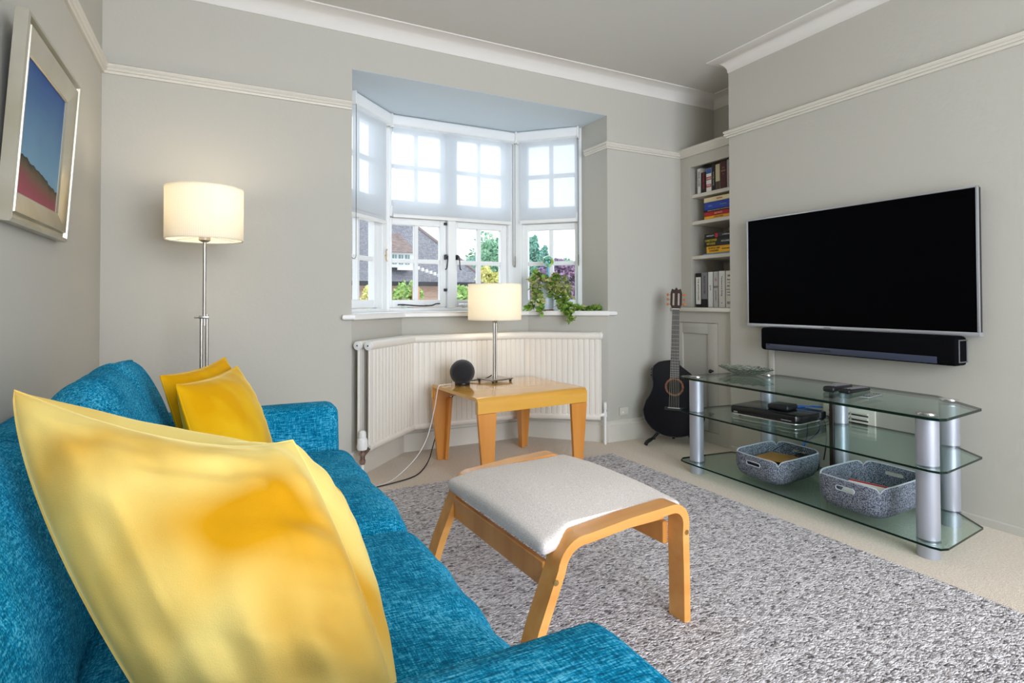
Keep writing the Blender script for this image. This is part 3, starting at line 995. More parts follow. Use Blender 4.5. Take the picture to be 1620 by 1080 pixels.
def fit_text(body, M, maxw, size, mt, lines=1):
    me = text_mesh(body, size, M, mt)
    w = text_width(me, M)
    if w > maxw:
        k = maxw / w
        me.transform(M @ Matrix.Diagonal((k, 1, 1, 1)) @ M.inverted())
    return me


def book_up(ya, yb, z, h, col, label, texts=(), blocks=(), d=.14, x=2.905):
    """upright book, spine to the room; ya > yb"""
    t = thing('book', label, 'book', (x + d / 2, (ya + yb) / 2, z), 0, 'upright books on the alcove shelves')
    m = MB(); m.box((x, yb, z), (x + .004, ya, z + h), .0012, 1); m.box((x, yb, z), (x + d, yb + .0025, z + h)); m.box((x, ya - .0025, z), (x + d, ya, z + h))
    part('cover', m, cm(col), t)
    m = MB(); m.box((x + .004, yb + .0026, z + .004), (x + d - .004, ya - .0026, z + h - .005)); part('pages', m, PAGES, t, smooth=False)
    for (z0, z1, c) in blocks:
        m = MB(); m.box((x - .0006, yb + .001, z + z0), (x + .001, ya - .001, z + z1)); part('spine_panel', m, cm(c), t, smooth=False)
    for (s, zc, maxw, size, c, ori) in texts:
        P = (x - .0012, (ya + yb) / 2, z + zc)
        M = axes(P, (0, 0, -1), (0, -1, 0)) if ori == 'v' else axes(P, (0, -1, 0), (0, 0, 1))
        part('spine_title', fit_text(s, M, maxw, size, cm(c)), cm(c), t)


def book_flat(ya, yb, z, h, col, label, texts=(), blocks=(), d=.15, x=2.90):
    t = thing('book', label, 'book', (x + d / 2, (ya + yb) / 2, z), 0, 'books lying in stacks on the alcove shelves')
    m = MB(); m.box((x, yb, z), (x + .004, ya, z + h), .0012, 1); m.box((x, yb, z), (x + d, ya, z + .0025)); m.box((x, yb, z + h - .0025), (x + d, ya, z + h))
    part('cover', m, cm(col), t)
    m = MB(); m.box((x + .004, yb + .004, z + .0026), (x + d - .004, ya - .005, z + h - .0026)); part('pages', m, PAGES, t, smooth=False)
    for (a, b, c) in blocks:
        m = MB(); m.box((x - .0006, b, z + .001), (x + .001, a, z + h - .001)); part('spine_panel', m, cm(c), t, smooth=False)
    for (s, yc, maxw, size, c) in texts:
        M = axes((x - .0012, yc, z + h / 2), (0, -1, 0), (0, 0, 1))
        part('spine_title', fit_text(s, M, maxw, size, cm(c)), cm(c), t)


K, Wt, Rd = (16, 16, 18), (232, 230, 224), (176, 28, 34)
z = 1.6485
book_up(2.848, 2.816, z, .172, (214, 214, 210), 'white paperback with black lettering, leftmost on the top shelf', [('NINE LIVES', .10, .10, .022, K, 'v')])
book_up(2.812, 2.772, z, .140, (24, 20, 24), 'black book with a red title on the top shelf', [('THE DARK HOUR', .08, .11, .018, (200, 40, 44), 'v')])
book_up(2.768, 2.722, z, .158, (226, 224, 220), 'white book with red bands and blue top on the top shelf', [('HARD', .088, .04, .017, Wt, 'h'), ('TIMES', .040, .04, .015, Wt, 'h')], [(.122, .156, (44, 84, 150)), (.078, .100, Rd), (.030, .050, Rd)])
book_up(2.718, 2.692, z, .178, (18, 22, 24), 'thin near-black book with pale lettering on the top shelf', [('WINTER GAMES', .08, .13, .013, (190, 190, 170), 'v')])
book_up(2.688, 2.650, z, .170, (196, 184, 150), 'cream book with brown mottled spine on the top shelf', [], [(.0, .055, (70, 52, 40))])
book_up(2.646, 2.598, z, .180, (72, 20, 22), 'dark red book with faded gold title on the top shelf', [('THE', .135, .03, .012, (190, 150, 120), 'h'), ('HISTORY', .115, .04, .012, (190, 150, 120), 'h'), ('of', .095, .03, .010, (190, 150, 120), 'h')])
book_up(2.594, 2.545, z, .182, (150, 148, 146), 'grey patterned book with bright pink title on the top shelf', [('GIRLS', .085, .10, .034, (226, 60, 110), 'v'), ('Sc', .150, .03, .016, K, 'h')])
z = 1.4625
for (h, c, lab, tx) in (
        (.020, (232, 168, 28), 'yellow orange book at the bottom of the upper stack', [('A FIELD GUIDE', 2.66, .12, .012, (120, 60, 20))]),
        (.027, (176, 30, 30), 'red book above the yellow one in the upper stack', [('LES MOTS', 2.66, .08, .015, (240, 210, 180))]),
        (.014, (26, 30, 58), 'thin dark navy book in the middle of the upper stack', [('ATLAS OF THE WORLD AND ITS PEOPLE', 2.66, .22, .010, (210, 200, 190))]),
        (.050, (34, 66, 164), 'thick royal blue book in the upper stack', [('Collins', 2.73, .07, .013, (150, 170, 220)), ('Dictionary', 2.62, .08, .013, (150, 170, 220))]),
        (.032, (226, 212, 170), 'cream book on top of the upper stack', [('ESSENTIALS', 2.65, .05, .012, (190, 60, 30))])):
    book_flat(2.785 + rnd.uniform(-.004, .004), 2.52, z, h, c, lab, tx); z += h + .0004
z = 1.2245
book_flat(2.795, 2.52, z, .008, (120, 170, 200), 'thin pale blue book under the yellow book in the lower stack', []); z += .0084
book_flat(2.765, 2.52, z, .046, (236, 176, 34), 'yellow book near the bottom of the lower stack', [('GEORGES AND\nHORSEMEN', 2.70, .10, .018, (40, 30, 20)), ('NORTHERN', 2.60, .07, .012, (90, 60, 20))]); z += .0464
book_flat(2.785, 2.52, z, .054, (22, 22, 24), 'thick black book with yellow lettering in the lower stack', [('CHRISTOPHER\nHITCHENS', 2.725, .10, .022, (226, 200, 40)), ('ARGUABLY', 2.60, .08, .016, (220, 220, 214))]); z += .0544
book_flat(2.782, 2.52, z, .030, (34, 34, 40), 'black book with white lettering and red dot topping the lower stack', [('MORTALITY', 2.73, .07, .012, Wt), ('A MEMOIR', 2.60, .10, .012, Wt)], [(2.69, 2.668, (196, 34, 40))])
z = .8725
book_up(2.868, 2.822, z, .232, (14, 14, 16), 'black book with a white spine panel, leftmost on the bottom shelf', [('THE BODYGUARD', .12, .17, .018, K, 'v')], [(.02, .205, Wt)])
for o in (): pass
book_up(2.818, 2.762, z, .234, (128, 128, 130), 'grey book with a black curved foot on the bottom shelf', [('BLACK WATER', .15, .12, .018, (60, 60, 62), 'v')], [(.0, .055, K)])
book_up(2.758, 2.716, z, .236, (232, 232, 230), 'plain white book with small grey title on the bottom shelf', [('quiet', .13, .08, .018, (110, 110, 112), 'v')])
book_up(2.712, 2.672, z, .236, (198, 196, 194), 'pale grey book with red and black marks on the bottom shelf', [('LIE', .185, .03, .016, (190, 50, 50), 'v'), ('AAA', .135, .036, .024, K, 'h'), ('second place', .08, .08, .012, (70, 70, 70), 'v')])
book_up(2.668, 2.614, z, .238, (226, 224, 220), 'wide white book with thin black title on the bottom shelf', [('The Sense of an Ending', .14, .13, .014, K, 'v'), ('o', .03, .02, .016, K, 'h')])
book_up(2.610, 2.555, z, .238, (224, 220, 208), 'cream book of centred capitals on the bottom shelf', [('100', .205, .04, .020, K, 'h'), ('YEARS', .180, .045, .011, K, 'h'), ('OF THE', .160, .03, .007, K, 'h'), ('BEST', .138, .045, .014, K, 'h'), ('AMERICAN', .116, .048, .009, K, 'h'), ('SHORT', .098, .045, .010, K, 'h'), ('STORIES', .080, .048, .010, K, 'h'), ('MOORE\nPITLOR', .03, .045, .009, K, 'h')])
book_up(2.551, 2.520, z, .236, (150, 30, 30), 'red and black book at the right end of the bottom shelf', [], [(.05, .12, K)])

# ------------------------------------------------------------------ television
t = thing('television', 'large black flat-screen television mounted on the right wall', 'television', (2.74, 1.716, .775))
m = MB(); m.box((2.716, 1.156, .776), (2.745, 2.276, 1.379), .004, 2); part('back_panel', m, BLACKP, t)
m = MB(); m.box((2.7125, 1.163, .787), (2.717, 2.269, 1.374)); part('screen', m, mat('tv_screen_black', (.0015, .0015, .002, 1), .35, spec=.02), t, smooth=False)
m = MB()
m.box((2.711, 1.152, .770), (2.747, 2.280, .787), .002); m.box((2.7115, 1.153, .787), (2.722, 1.162, 1.382), .002); m.box((2.712, 2.270, .787), (2.722, 2.280, 1.382), .002); m.box((2.712, 1.153, 1.375), (2.722, 2.280, 1.382), .002)
bz = part('bezel', m, mat('silver_bezel', lin(190, 192, 198), .3, .7), t)
M = axes((2.7105, 1.795, .7785), (0, -1, 0), (0, 0, 1)); part('maker_lettering', fit_text('SAMSUNG', M, .045, .008, BLACKP), BLACKP, bz)
m = MB(); m.box((2.745, 1.45, .90), (2.7645, 1.98, 1.25)); part('wall_mount', m, DARKIRON, t, smooth=False)

# ------------------------------------------------------------------ soundbar
t = thing('soundbar', 'long black soundbar fixed below the television', 'soundbar', (2.70, 1.683, .646))
m = MB(); m.box((2.665, 1.212, .646), (2.752, 2.156, .768), .016, 4)
part('body', m, mat('black_speaker_cloth', (.003, .003, .004, 1), .8, spec=.06), t)
m = MB(); m.box((2.6625, 1.285, .652), (2.668, 2.118, .681), .002, 2); st = part('front_strip', m, mat('slate_grey_strip', lin(70, 76, 96), .35, .4), t, 'slate grey strip')
M = axes((2.6618, 1.775, .667), (0, -1, 0), (0, 0, 1)); part('maker_lettering', fit_text('SONOS', M, .056, .016, BLACKP), BLACKP, st)
m = MB(); m.box((2.6615, 2.092, .674), (2.663, 2.112, .679), .0006, 1); part('indicator_window', m, BLACKP, st)
m = MB()
for (a, b, c, d) in ((2.678, 2.740, .750, .755), (2.678, 2.740, .660, .665), (2.676, 2.681, .660, .755), (2.737, 2.742, .660, .755)):
    m.box((a, 1.2085, c), (b, 1.2125, d), .001, 1)
part('end_ring', m, GREYP, t, 'grey rim on the end grille')
m = MB(); m.box((2.752, 1.5, .68), (2.7645, 1.86, .74)); part('wall_mount', m, DARKIRON, t, smooth=False)

m = MB(); m.box((2.752, 2.140, .0), (2.7645, 2.172, .66), .003)
solo('cable_trunking', m, WALL, 'wall-coloured cable trunking running down below the soundbar', 'cable cover', (2.758, 2.156, 0))

# vent grille
t = thing('vent_grille', 'white louvred air vent low on the wall behind the glass stand', 'vent', (2.765, 1.72, .29))
m = MB(); m.box((2.752, 1.590, .285), (2.7645, 1.850, .390), .004, 2); part('frame', m, VENTW, t)
m = MB()
for yy in ((1.622, 1.702), (1.712, 1.818)):
    for k in range(3):
        m.box((2.7508, yy[0], .308 + k * .024), (2.7535, yy[1], .314 + k * .024))
part('slot', m, BLACKP, t, smooth=False)
m = MB()
for yy in ((1.620, 1.704), (1.710, 1.820)):
    for k in range(3):
        m.box((2.744, yy[0], .316 + k * .024), (2.7525, yy[1], .326 + k * .024), .002, 1)
part('louvre', m, VENTW, t)

# ------------------------------------------------------------------ glass TV stand
SP = [(2.225, 1.045), (2.545, 1.080), (2.725, 1.315), (2.725, 2.075), (2.560, 2.275), (2.235, 2.310), (2.196, 2.285), (2.188, 2.245), (2.188, 1.085), (2.197, 1.055)]
t = thing('tv_stand', 'three-tier green glass stand with silver tube legs under the television', 'tv stand', (2.45, 1.68, 0))
shelf_z = ((.0575, .0655), (.320, .328), (.500, .510))
for za, zb in shelf_z:
    m = MB(); A = [(x, y, zb) for x, y in SP]; m.bm.faces.new([m.bm.verts.new(p) for p in A])
    m.bm.faces.new([m.bm.verts.new((x, y, za)) for x, y in SP][::-1])
    sh = part('shelf', m, SHELFG, t, smooth=False)
    e = MB(); n = len(SP)
    for i in range(n):
        a, b = SP[i], SP[(i + 1) % n]
        e.quad((*a, za), (*b, za), (*b, zb), (*a, zb))
    part('polished_edge', e, GLASSEDGE, sh, 'dark green glass edge', smooth=False)
legs = [(2.262, 2.235, .036), (2.262, 1.125, .036), (2.655, 1.238, .035), (2.655, 2.105, .035), (2.662, 1.700, .034)]
for i, (x, y, r) in enumerate(legs):
    m = MB()
    zz = [.0, .0572, .0658, .3197, .3283, .4997]
    for a, b in ((0, 1), (2, 3), (4, 5)):
        m.cyl((x, y, zz[a]), (x, y, zz[b]), r, 36)
    lg = part('leg', m, SILVER, t)
    m = MB(); m.cyl((x, y, .5103), (x, y, .5125), r - .002, 36); m.cyl((x, y, .5125), (x, y, .5135), r - .010, 36)
    part('end_disc', m, CHROME, lg)
    for zc in (.0575, .3200):
        m = MB(); m.tube([(x + (r + .0005) * math.cos(a), y + (r + .0005) * math.sin(a), zc - .001) for a in [2 * math.pi * k / 32 for k in range(32)]], .0012, 6, True); part('collar_ring', m, CHROME, lg)
    if i == 4:
        m = MB(); m.box((x - r - .004, y + .012, .066), (x - r + .014, y + .034, .499), .002, 1)
        part('cable_channel', m, mat('dark_brown_plastic', lin(52, 40, 34), .4), lg, 'dark brown cable channel')

# pressed glass dish
t0 = thing('glass_dish', 'oval cut-glass dish with scalloped rim on the glass stand', 'dish', (2.56, 2.17, .5105))


def dish(u, v, off=0):
    a = u * 2 * math.pi; r = v
    sc = 1 + .03 * math.cos(16 * a) * r ** 3
    R = r * sc
    z = .004 + .034 * (max(0, r - .35) / .65) ** 1.25 + .0022 * math.cos(16 * a) * r ** 4 - off
    return Vector((2.56 + .100 * R * math.cos(a), 2.17 + .160 * R * math.sin(a), .5115 + z))


m = MB()
nu, nv = 100, 14
for off in (0, .004):
    V = [[m.bm.verts.new(dish(i / nu, .02 + .98 * j / nv, off)) for j in range(nv + 1)] for i in range(nu)]
    for i in range(nu):
        for j in range(nv): m.bm.faces.new((V[i][j], V[(i + 1) % nu][j], V[(i + 1) % nu][j + 1], V[i][j + 1]))
    m.bm.faces.new([V[i][0] for i in range(nu)])
    if off == 0: V0 = V
for i in range(nu): m.bm.faces.new((V0[i][nv], V0[(i + 1) % nu][nv], V[(i + 1) % nu][nv], V[i][nv]))
part('bowl', m, CRYSTAL, t0)

# remotes
def remote(name, P, rz, L, w, h, mt, label, buttons=(5, 3), bc=(190, 190, 195), red=True, belly=0.0):
    t = thing(name, label, 'remote control', P, rz, 'remote controls on the glass stand')
    m = MB(); m.box((-L / 2, -w / 2, 0.0005), (L / 2, w / 2, h), min(h * .42, .008), 3)
    for v in m.bm.verts:
        if belly: v.co.y *= 1 - .18 * (v.co.x / (L / 2) + 1) / 2; v.co.z *= 1 + belly * (1 - (v.co.x / (L / 2)))
    part('body', m, mt, t, world=False)
    m = MB()
    for i in range(buttons[0]):
        for j in range(buttons[1]):
            x = -L * .30 + i * L * .68 / max(1, buttons[0] - 1); y = (j - (buttons[1] - 1) / 2) * w * .27
            zz = h * (1 + belly * (1 - x / (L / 2)))
            m.cyl((x, y, zz - .002), (x, y, zz + .0015), w * .085, 10)
    part('buttons', m, cm(bc), t, world=False)
    if red:
        x = L * .43; zz = h * (1 + belly * (1 - x / (L / 2)))
        m = MB(); m.cyl((x, w * .18, zz - .002), (x, w * .18, zz + .002), w * .09, 10); part('power_button', m, cm((200, 30, 40)), t, world=False)


remote('remote_control', (2.50, 1.605, .5105), math.radians(12), .225, .048, .017, BLACKP, 'thick black remote with red button, leftmost of the remotes on the glass stand', (8, 3), (150, 150, 156), belly=.25)
remote('remote_control', (2.51, 1.535, .5105), math.radians(6), .200, .048, .014, BLACKP, 'black button-covered remote between the other two remotes', (8, 3), (150, 150, 156), False, belly=.2)
remote('remote_control', (2.445, 1.428, .5105), math.radians(8), .135, .036, .006, mat('silver_remote', lin(196, 200, 200), .3, .7), 'small flat silver remote, rightmost on the glass stand', (2, 3), (20, 20, 22), False)

# set-top box and streaming box
ang = math.radians(6)
t = thing('set_top_box', 'wide flat black set-top box on the middle glass shelf', 'set-top box', (2.475, 1.91, .3285), ang)
m = MB(); m.prism([(-.125, -.170), (-.105, -.185), (.115, -.185), (.125, -.175), (.125, .175), (.115, .185), (-.105, .185), (-.125, .170)], .013, .052, .007); part('case', m, BLACKG, t, world=False)
m = MB(); m.prism([(-.118, -.165), (-.100, -.178), (.11, -.178), (.118, -.17), (.118, .17), (.11, .178), (-.100, .178), (-.118, .165)], .008, .014, .001); part('chrome_underside', m, CHROME, t, world=False)
for sx in (-.09, .09):
    for sy in (-.14, .14):
        m = MB(); m.cyl((sx, sy, 0.0003), (sx, sy, .009), .010, 12); part('foot', m, BLACKP, t, world=False)
m = MB(); m.box((-.1262, -.150, .024), (-.1245, -.100, .027)); m.box((-.1262, .135, .020), (-.1245, .155, .026)); part('front_marking', m, cm((150, 150, 156)), t, world=False, smooth=False)
t = thing('streaming_box', 'small square black box sitting on the set-top box', 'media player', (2.475, 1.875, .3808), math.radians(10))
m = MB(); m.box((-.052, -.052, 0), (.052, .052, .026), .008, 3); part('case', m, BLACKP, t, world=False)

# leads behind and below the boxes
def cable(pts, r, mt, label, loc):
    m = MB(); m.tube(bez(pts, 7), r, 8)
    return solo('cable', m, mt, label, 'cable', loc, 'leads hanging behind the set-top box')


BLUEC = mat('blue_cable', lin(24, 90, 170), .4)
cable([(2.545, 1.845, .388), (2.60, 1.80, .395), (2.66, 1.79, .385), (2.64, 1.85, .382), (2.60, 1.90, .380), (2.69, 1.90, .36), (2.735, 1.88, .32), (2.735, 1.86, .25), (2.60, 1.86, .19)], .0028, BLUEC, 'blue network lead looped behind the small black box', (2.62, 1.86, .38))
cable([(2.610, 1.95, .345), (2.70, 1.95, .34), (2.737, 1.93, .30), (2.735, 1.93, .20), (2.66, 1.90, .15)], .0024, BLUEC, 'blue lead hanging behind the middle glass shelf', (2.70, 1.94, .3))
cable([(2.608, 1.86, .345), (2.70, 1.84, .34), (2.738, 1.83, .29), (2.733, 1.82, .21), (2.68, 1.80, .12)], .003, BLACKP, 'black lead dropping from the set-top box, right of the blue lead', (2.7, 1.83, .3))
cable([(2.606, 1.80, .345), (2.69, 1.78, .34), (2.735, 1.79, .29), (2.728, 1.75, .20), (2.70, 1.74, .09)], .003, BLACKP, 'black lead crossing towards the centre leg below the middle shelf', (2.7, 1.77, .3))
cable([(2.604, 1.755, .345), (2.69, 1.735, .335), (2.732, 1.73, .28), (2.730, 1.725, .10)], .002, GREYP, 'thin grey lead hanging straight down beside the centre leg', (2.7, 1.74, .3))


# ------------------------------------------------------------------ felt baskets
def basket(corners, H, label, holes=True):
    """corners: rim corners A(left) B(front) C(right) D(back) in plan"""
    A, B, C, D = [Vector(c) for c in corners]
    c = (A + B + C + D) / 4
    ex = ((B - A) + (C - D)) / 2; ey = ((D - A) + (C - B)) / 2
    hx, hy = ex.length / 2, ey.length / 2
    ux, uy = ex.normalized(), ey.normalized()
    z0 = .0658
    t = thing('felt_basket', label, 'basket', (c.x, c.y, z0))
    N = 192

    def rimpt(k, s, lift, thick):
        a = 2 * math.pi * k / N
        n_ = 5.0
        ca, sa = math.cos(a), math.sin(a)
        r = (abs(ca) ** n_ + abs(sa) ** n_) ** (-1 / n_)
        x = (hx * s - thick) * r * ca; y = (hy * s - thick) * r * sa
        p = c + ux * x + uy * y
        return p
    def notch(k):
        d = min(abs(((k - q) + N / 2) % N - N / 2) for q in (N / 8, 3 * N / 8, 5 * N / 8, 7 * N / 8))
        return max(0, 1 - d / 2.2) * .012 + max(0, 1 - d / 7) ** 2 * .010
    levels = [(.0, .0), (.66, .0), (.78, .004), (.87, .013), (.935, .028), (.975, .046), (1.0, .070), (1.0, 1.0)]
    m = MB()
    def shell(th):
        rings = []
        for s, zf in levels[1:]:
            ring = []
            for k in range(N):
                top = H - notch(k) 
                zz = zf * 1.0 if zf < .5 else None
                if zz is None: zz = top
                zz = min(zz, top)
                p = rimpt(k, s, 0, th)
                ring.append(m.bm.verts.new((p.x, p.y, z0 + zz + (th if zf < .5 and zf < .02 else 0) + (th * .0))))
            rings.append(ring)
        for a_, b_ in zip(rings, rings[1:]):
            for k in range(N): m.bm.faces.new((a_[k], a_[(k + 1) % N], b_[(k + 1) % N], b_[k]))
        m.bm.faces.new(rings[0])
        return rings[-1], rings
    r1, R1 = shell(0); r2, R2 = shell(.006)
    for k in range(N): m.bm.faces.new((r1[k], r1[(k + 1) % N], r2[(k + 1) % N], r2[k]))
    me = m.mesh('basket_body', FELT)
    o = bpy.data.objects.new('felt_body', me); COL.objects.link(o)
    # grip holes in the two long sides, cut right through the felt
    cut = MB()
    for sgn in (-1, 1):
        q = c + uy * (sgn * hy)
        pts = []
        W_, Hh = .030, .0085
        for k in range(24):
            a = 2 * math.pi * k / 24
            yy = (W_ if math.cos(a) > 0 else -W_) + Hh * math.cos(a); zz = z0 + H - .034 + Hh * math.sin(a)
            pts.append((yy, zz))
        cut.loft([[(q.x + uy.x * d + ux.x * y, q.y + uy.y * d + ux.y * y, z) for y, z in pts] for d in (-.03, .03)])
    ce = cut.mesh('cutter', FELT_EDGE); co = bpy.data.objects.new('cutter', ce); COL.objects.link(co)
    md = o.modifiers.new('b', 'BOOLEAN'); md.operation = 'DIFFERENCE'; md.object = co; md.solver = 'EXACT'
    dg = bpy.context.evaluated_depsgraph_get()
    me2 = bpy.data.meshes.new_from_object(o.evaluated_get(dg))
    bpy.data.objects.remove(o); bpy.data.objects.remove(co)
    me2.materials.clear(); me2.materials.append(FELT)
    me2.shade_smooth(); me2.set_sharp_from_angle(angle=math.radians(35))
    body = part('felt_body', me2, FELT, t)
    m = MB()
    pts = []
    for k in range(N):
        p = rimpt(k, 1.0, 0, .003); pts.append((p.x, p.y, z0 + H - notch(k)  + .0005))
    m.tube(pts, .0034, 6, True)
    part('rim', m, FELT_EDGE, t, 'paler cut edge')
    for sgn in (-1, 1):
        q = c + uy * (sgn * (hy - .003)); m = MB(); pts = []
        for k in range(28):
            a = 2 * math.pi * k / 28
            yy = (.030 if math.cos(a) > 0 else -.030) + .009 * math.cos(a); zz = z0 + H - .034 + .009 * math.sin(a)
            pts.append((q.x + ux.x * yy + uy.x * sgn * .0035, q.y + ux.y * yy + uy.y * sgn * .0035, zz))
        m.tube(pts, .0022, 6, True); part('grip_edge', m, FELT_EDGE, t, 'paler cut edge')
    return c, ux, uy, z0


b1c = basket([(2.235, 1.985), (2.215, 1.705), (2.60, 1.735), (2.600, 2.015)], .118, 'grey felt basket on the left of the bottom glass shelf')
b2c = basket([(2.225, 1.545), (2.205, 1.255), (2.595, 1.275), (2.590, 1.560)], .132, 'grey felt basket on the right of the bottom glass shelf')

# things in the left basket
Mx = Matrix.Translation((2.435, 1.880, .1435)) @ Matrix.Rotation(math.radians(16), 4, 'Z') @ Matrix.Rotation(math.radians(4), 4, 'Y')
m = MB(); m.box((-.105, -.070, 0), (.105, .070, .005), .001, 1, Mx)
solo('envelope', m, mat('kraft_card', lin(184, 132, 68), .7), 'brown card envelope lying in the left felt basket', 'envelope', (2.435, 1.88, .143))
Mx = Matrix.Translation((2.42, 1.855, .118)) @ Matrix.Rotation(math.radians(8), 4, 'Z') @ Matrix.Rotation(math.radians(4), 4, 'Y')
t = thing('notebook', 'black notebook with red page edge under the brown envelope', 'notebook', (2.42, 1.855, .118))
m = MB(); m.box((-.115, -.080, 0), (.115, .078, .003), .001, 1, Mx); m.box((-.115, -.080, .021), (.115, .078, .024), .001, 1, Mx); part('cover', m, BLACKP, t)
m = MB(); m.box((-.112, -.077, .0032), (.112, .075, .0208), 0, 1, Mx); part('pages', m, cm((190, 24, 56)), t, smooth=False)
t = thing('paperback', 'dark paperback under the black notebook in the left felt basket', 'book', (2.42, 1.86, .073))
Mx = Matrix.Translation((2.42, 1.855, .076)) @ Matrix.Rotation(math.radians(3), 4, 'Z')
m = MB(); m.box((-.10, -.075, 0), (.10, .075, .034), .002, 1, Mx); part('cover', m, cm((40, 44, 60)), t)
t = thing('spectacle_case', 'dark case at the back of the left felt basket', 'case', (2.55, 1.79, .08))
m = MB(); m.puff((2.535, 1.745, .090), (2.578, 1.86, .160), .018, (.003, .003, .003), 12); part('shell', m, BLACKP, t)
t = thing('glasses', 'thin black spectacles resting at the back of the left basket', 'glasses', (2.55, 1.88, .165))
for dy in (-.031, .031):
    m = MB(); m.tube([(2.558 + .010 * math.sin(a), 1.885 + dy + .025 * math.cos(a), .172 + .014 * math.sin(a)) for a in [2 * math.pi * k / 24 for k in range(24)]], .0016, 6, True); part('lens_rim', m, BLACKP, t)
m = MB(); m.tube(bez([(2.560, 1.879, .175), (2.561, 1.885, .178), (2.560, 1.891, .175)], 3), .0015, 6); part('nose_bridge', m, BLACKP, t)
for yy in (1.829, 1.941):
    m = MB(); m.tube([(2.558, yy, .176), (2.47, yy + (1.885 - yy) * .2, .162)], .0016, 6); part('temple', m, BLACKP, t)

# things in the right basket
Mx = Matrix.Translation((2.322, 1.375, .118)) @ Matrix.Rotation(math.radians(-78), 4, 'Z') @ Matrix.Rotation(math.radians(17), 4, 'X')
t = thing('game_box', 'white box with red lettering lying tilted in the right felt basket', 'box', (2.32, 1.375, .075))
m = MB(); m.box((-.080, -.055, -.026), (.080, .055, .040), .003, 1, Mx); part('carton', m, cm((236, 232, 228)), t)
M = Mx @ Matrix.Translation((0, -.006, .0406))
part('title_lettering', fit_text('kids', M, .10, .056, cm((190, 30, 40))), cm((190, 30, 40)), t)
m = MB(); m.box((-.078, .040, .0400), (.078, .050, .0408), 0, 1, Mx); part('red_stripe', m, cm((190, 30, 40)), t, smooth=False)
t = thing('cable_bundle', 'small coiled clear cable inside the grip hole of the right basket', 'cable', (2.252, 1.49, .12))
m = MB()
for k in range(4):
    m.tube([(2.252 + .004 * math.sin(3 * a + k), 1.49 + .030 * math.cos(a) * (1 - .1 * k), .142 + .014 * math.sin(a) + .003 * k) for a in [2 * math.pi * j / 28 for j in range(28)]], .0030, 6, True)
part('coil', m, mat('pale_cable', lin(160, 176, 182), .3), t)

# ------------------------------------------------------------------ guitar on its stand
GC = Vector((2.575, 2.745, 0)); gdir = math.atan2(-.73, -.68) + math.pi / 2   # faces the camera
GM = Matrix.Translation(GC) @ Matrix.Rotation(math.atan2(-.69, -.72) + math.pi / 2 + math.radians(2), 4, 'Z') @ Matrix.Rotation(math.radians(-6), 4, 'X') @ Matrix.Rotation(math.radians(1.4), 4, 'Y')
# local: x right as seen, -y towards the viewer, z up
t = thing('guitar', 'black acoustic guitar with cutaway standing in the corner', 'guitar', tuple(GC))
LAC = mat('black_lacquer', (.004, .004, .007, 1), .2, spec=.25)


def hw_body(z):   # half widths (left, right) of the outline, z in metres above the foot of the body
    pts = [(0, .0), (.012, .075), (.04, .128), (.09, .176), (.15, .193), (.21, .180), (.265, .148), (.30, .134), (.335, .132), (.375, .140), (.415, .143), (.445, .132), (.470, .105), (.484, .060), (.490, 0)]
    for (z0_, w0), (z1_, w1) in zip(pts, pts[1:]):
        if z <= z1_:
            k = (z - z0_) / (z1_ - z0_); k = k * k * (3 - 2 * k) * .4 + k * .6
            return w0 + (w1 - w0) * k
    return 0


outl = []
zs = [0, .003, .008, .016, .028, .045, .07, .1, .13, .16, .19, .22, .25, .28, .31, .34, .37, .40, .425, .445, .46, .472, .481, .487, .49]
left = [(-hw_body(z), z) for z in zs]
right = []
for z in zs[::-1]:
    w = hw_body(z)
    if z > .375:      # rounded cutaway on the treble side
        k = min(1, (z - .375) / .085)
        w = w * (1 - k) + .030 * k if z < .482 else min(w, .03)
    right.append((w, z))
outl = left[1:] + right[1:-1]
BZ0 = .045
m = MB()
m.loft([[GM @ Vector((x * s, y, BZ0 + .245 + (z - .245) * s)) for x, z in outl] for y, s in ((-.045, .985), (-.048, .97), (-.045, .985))][:0] or
       [[GM @ Vector((x * s, y, BZ0 + .245 + (z - .245) * s)) for x, z in outl] for y, s in ((-.045, .984), (-.040, 1.0), (.040, 1.0), (.046, .984))])
gb = part('body', m, LAC, t, angle=30)
m = MB(); m.tube([GM @ Vector((x * 1.002, -.0415, BZ0 + z)) for x, z in outl], .0016, 6, True); part('binding', m, GREYP, gb)
m = MB(); m.cyl(GM @ Vector((0, -.0455, BZ0 + .318)), GM @ Vector((0, -.0470, BZ0 + .318)), .058, 40)
ro = part('rosette', m, mat('abalone_wood', lin(150, 92, 58), .3, col2=lin(70, 40, 30), vs=(90, 90, 90)), gb, 'brown patterned rosette')
m = MB(); m.cyl(GM @ Vector((0, -.0468, BZ0 + .318)), GM @ Vector((0, -.0480, BZ0 + .318)), .046, 40); part('sound_hole', m, mat('hole_dark', (.012, .008, .006, 1), .8), gb)
m = MB(); m.box((-.060, -.053, BZ0 + .168), (.060, -.045, BZ0 + .192), .003, 1, GM); br = part('bridge', m, BLACKP, gb)
m = MB(); m.box((-.037, -.0565, BZ0 + .184), (.037, -.0525, BZ0 + .188), .001, 1, GM); part('saddle', m, cm((226, 224, 214)), br)
m = MB(); m.loft([[GM @ Vector((x * w, y, z)) for x, y in ((-1, -.058), (1, -.058), (1, -.052), (.7, -.036), (-.7, -.036), (-1, -.052))] for w, z in ((.028, BZ0 + .378), (.0265, BZ0 + .5), (.0225, BZ0 + .815))])
nk = part('neck', m, mat('ebony_fretboard', (.03, .028, .03, 1), .4), t)
m = MB()
L0, zn, zb_ = .650, BZ0 + .815, 0
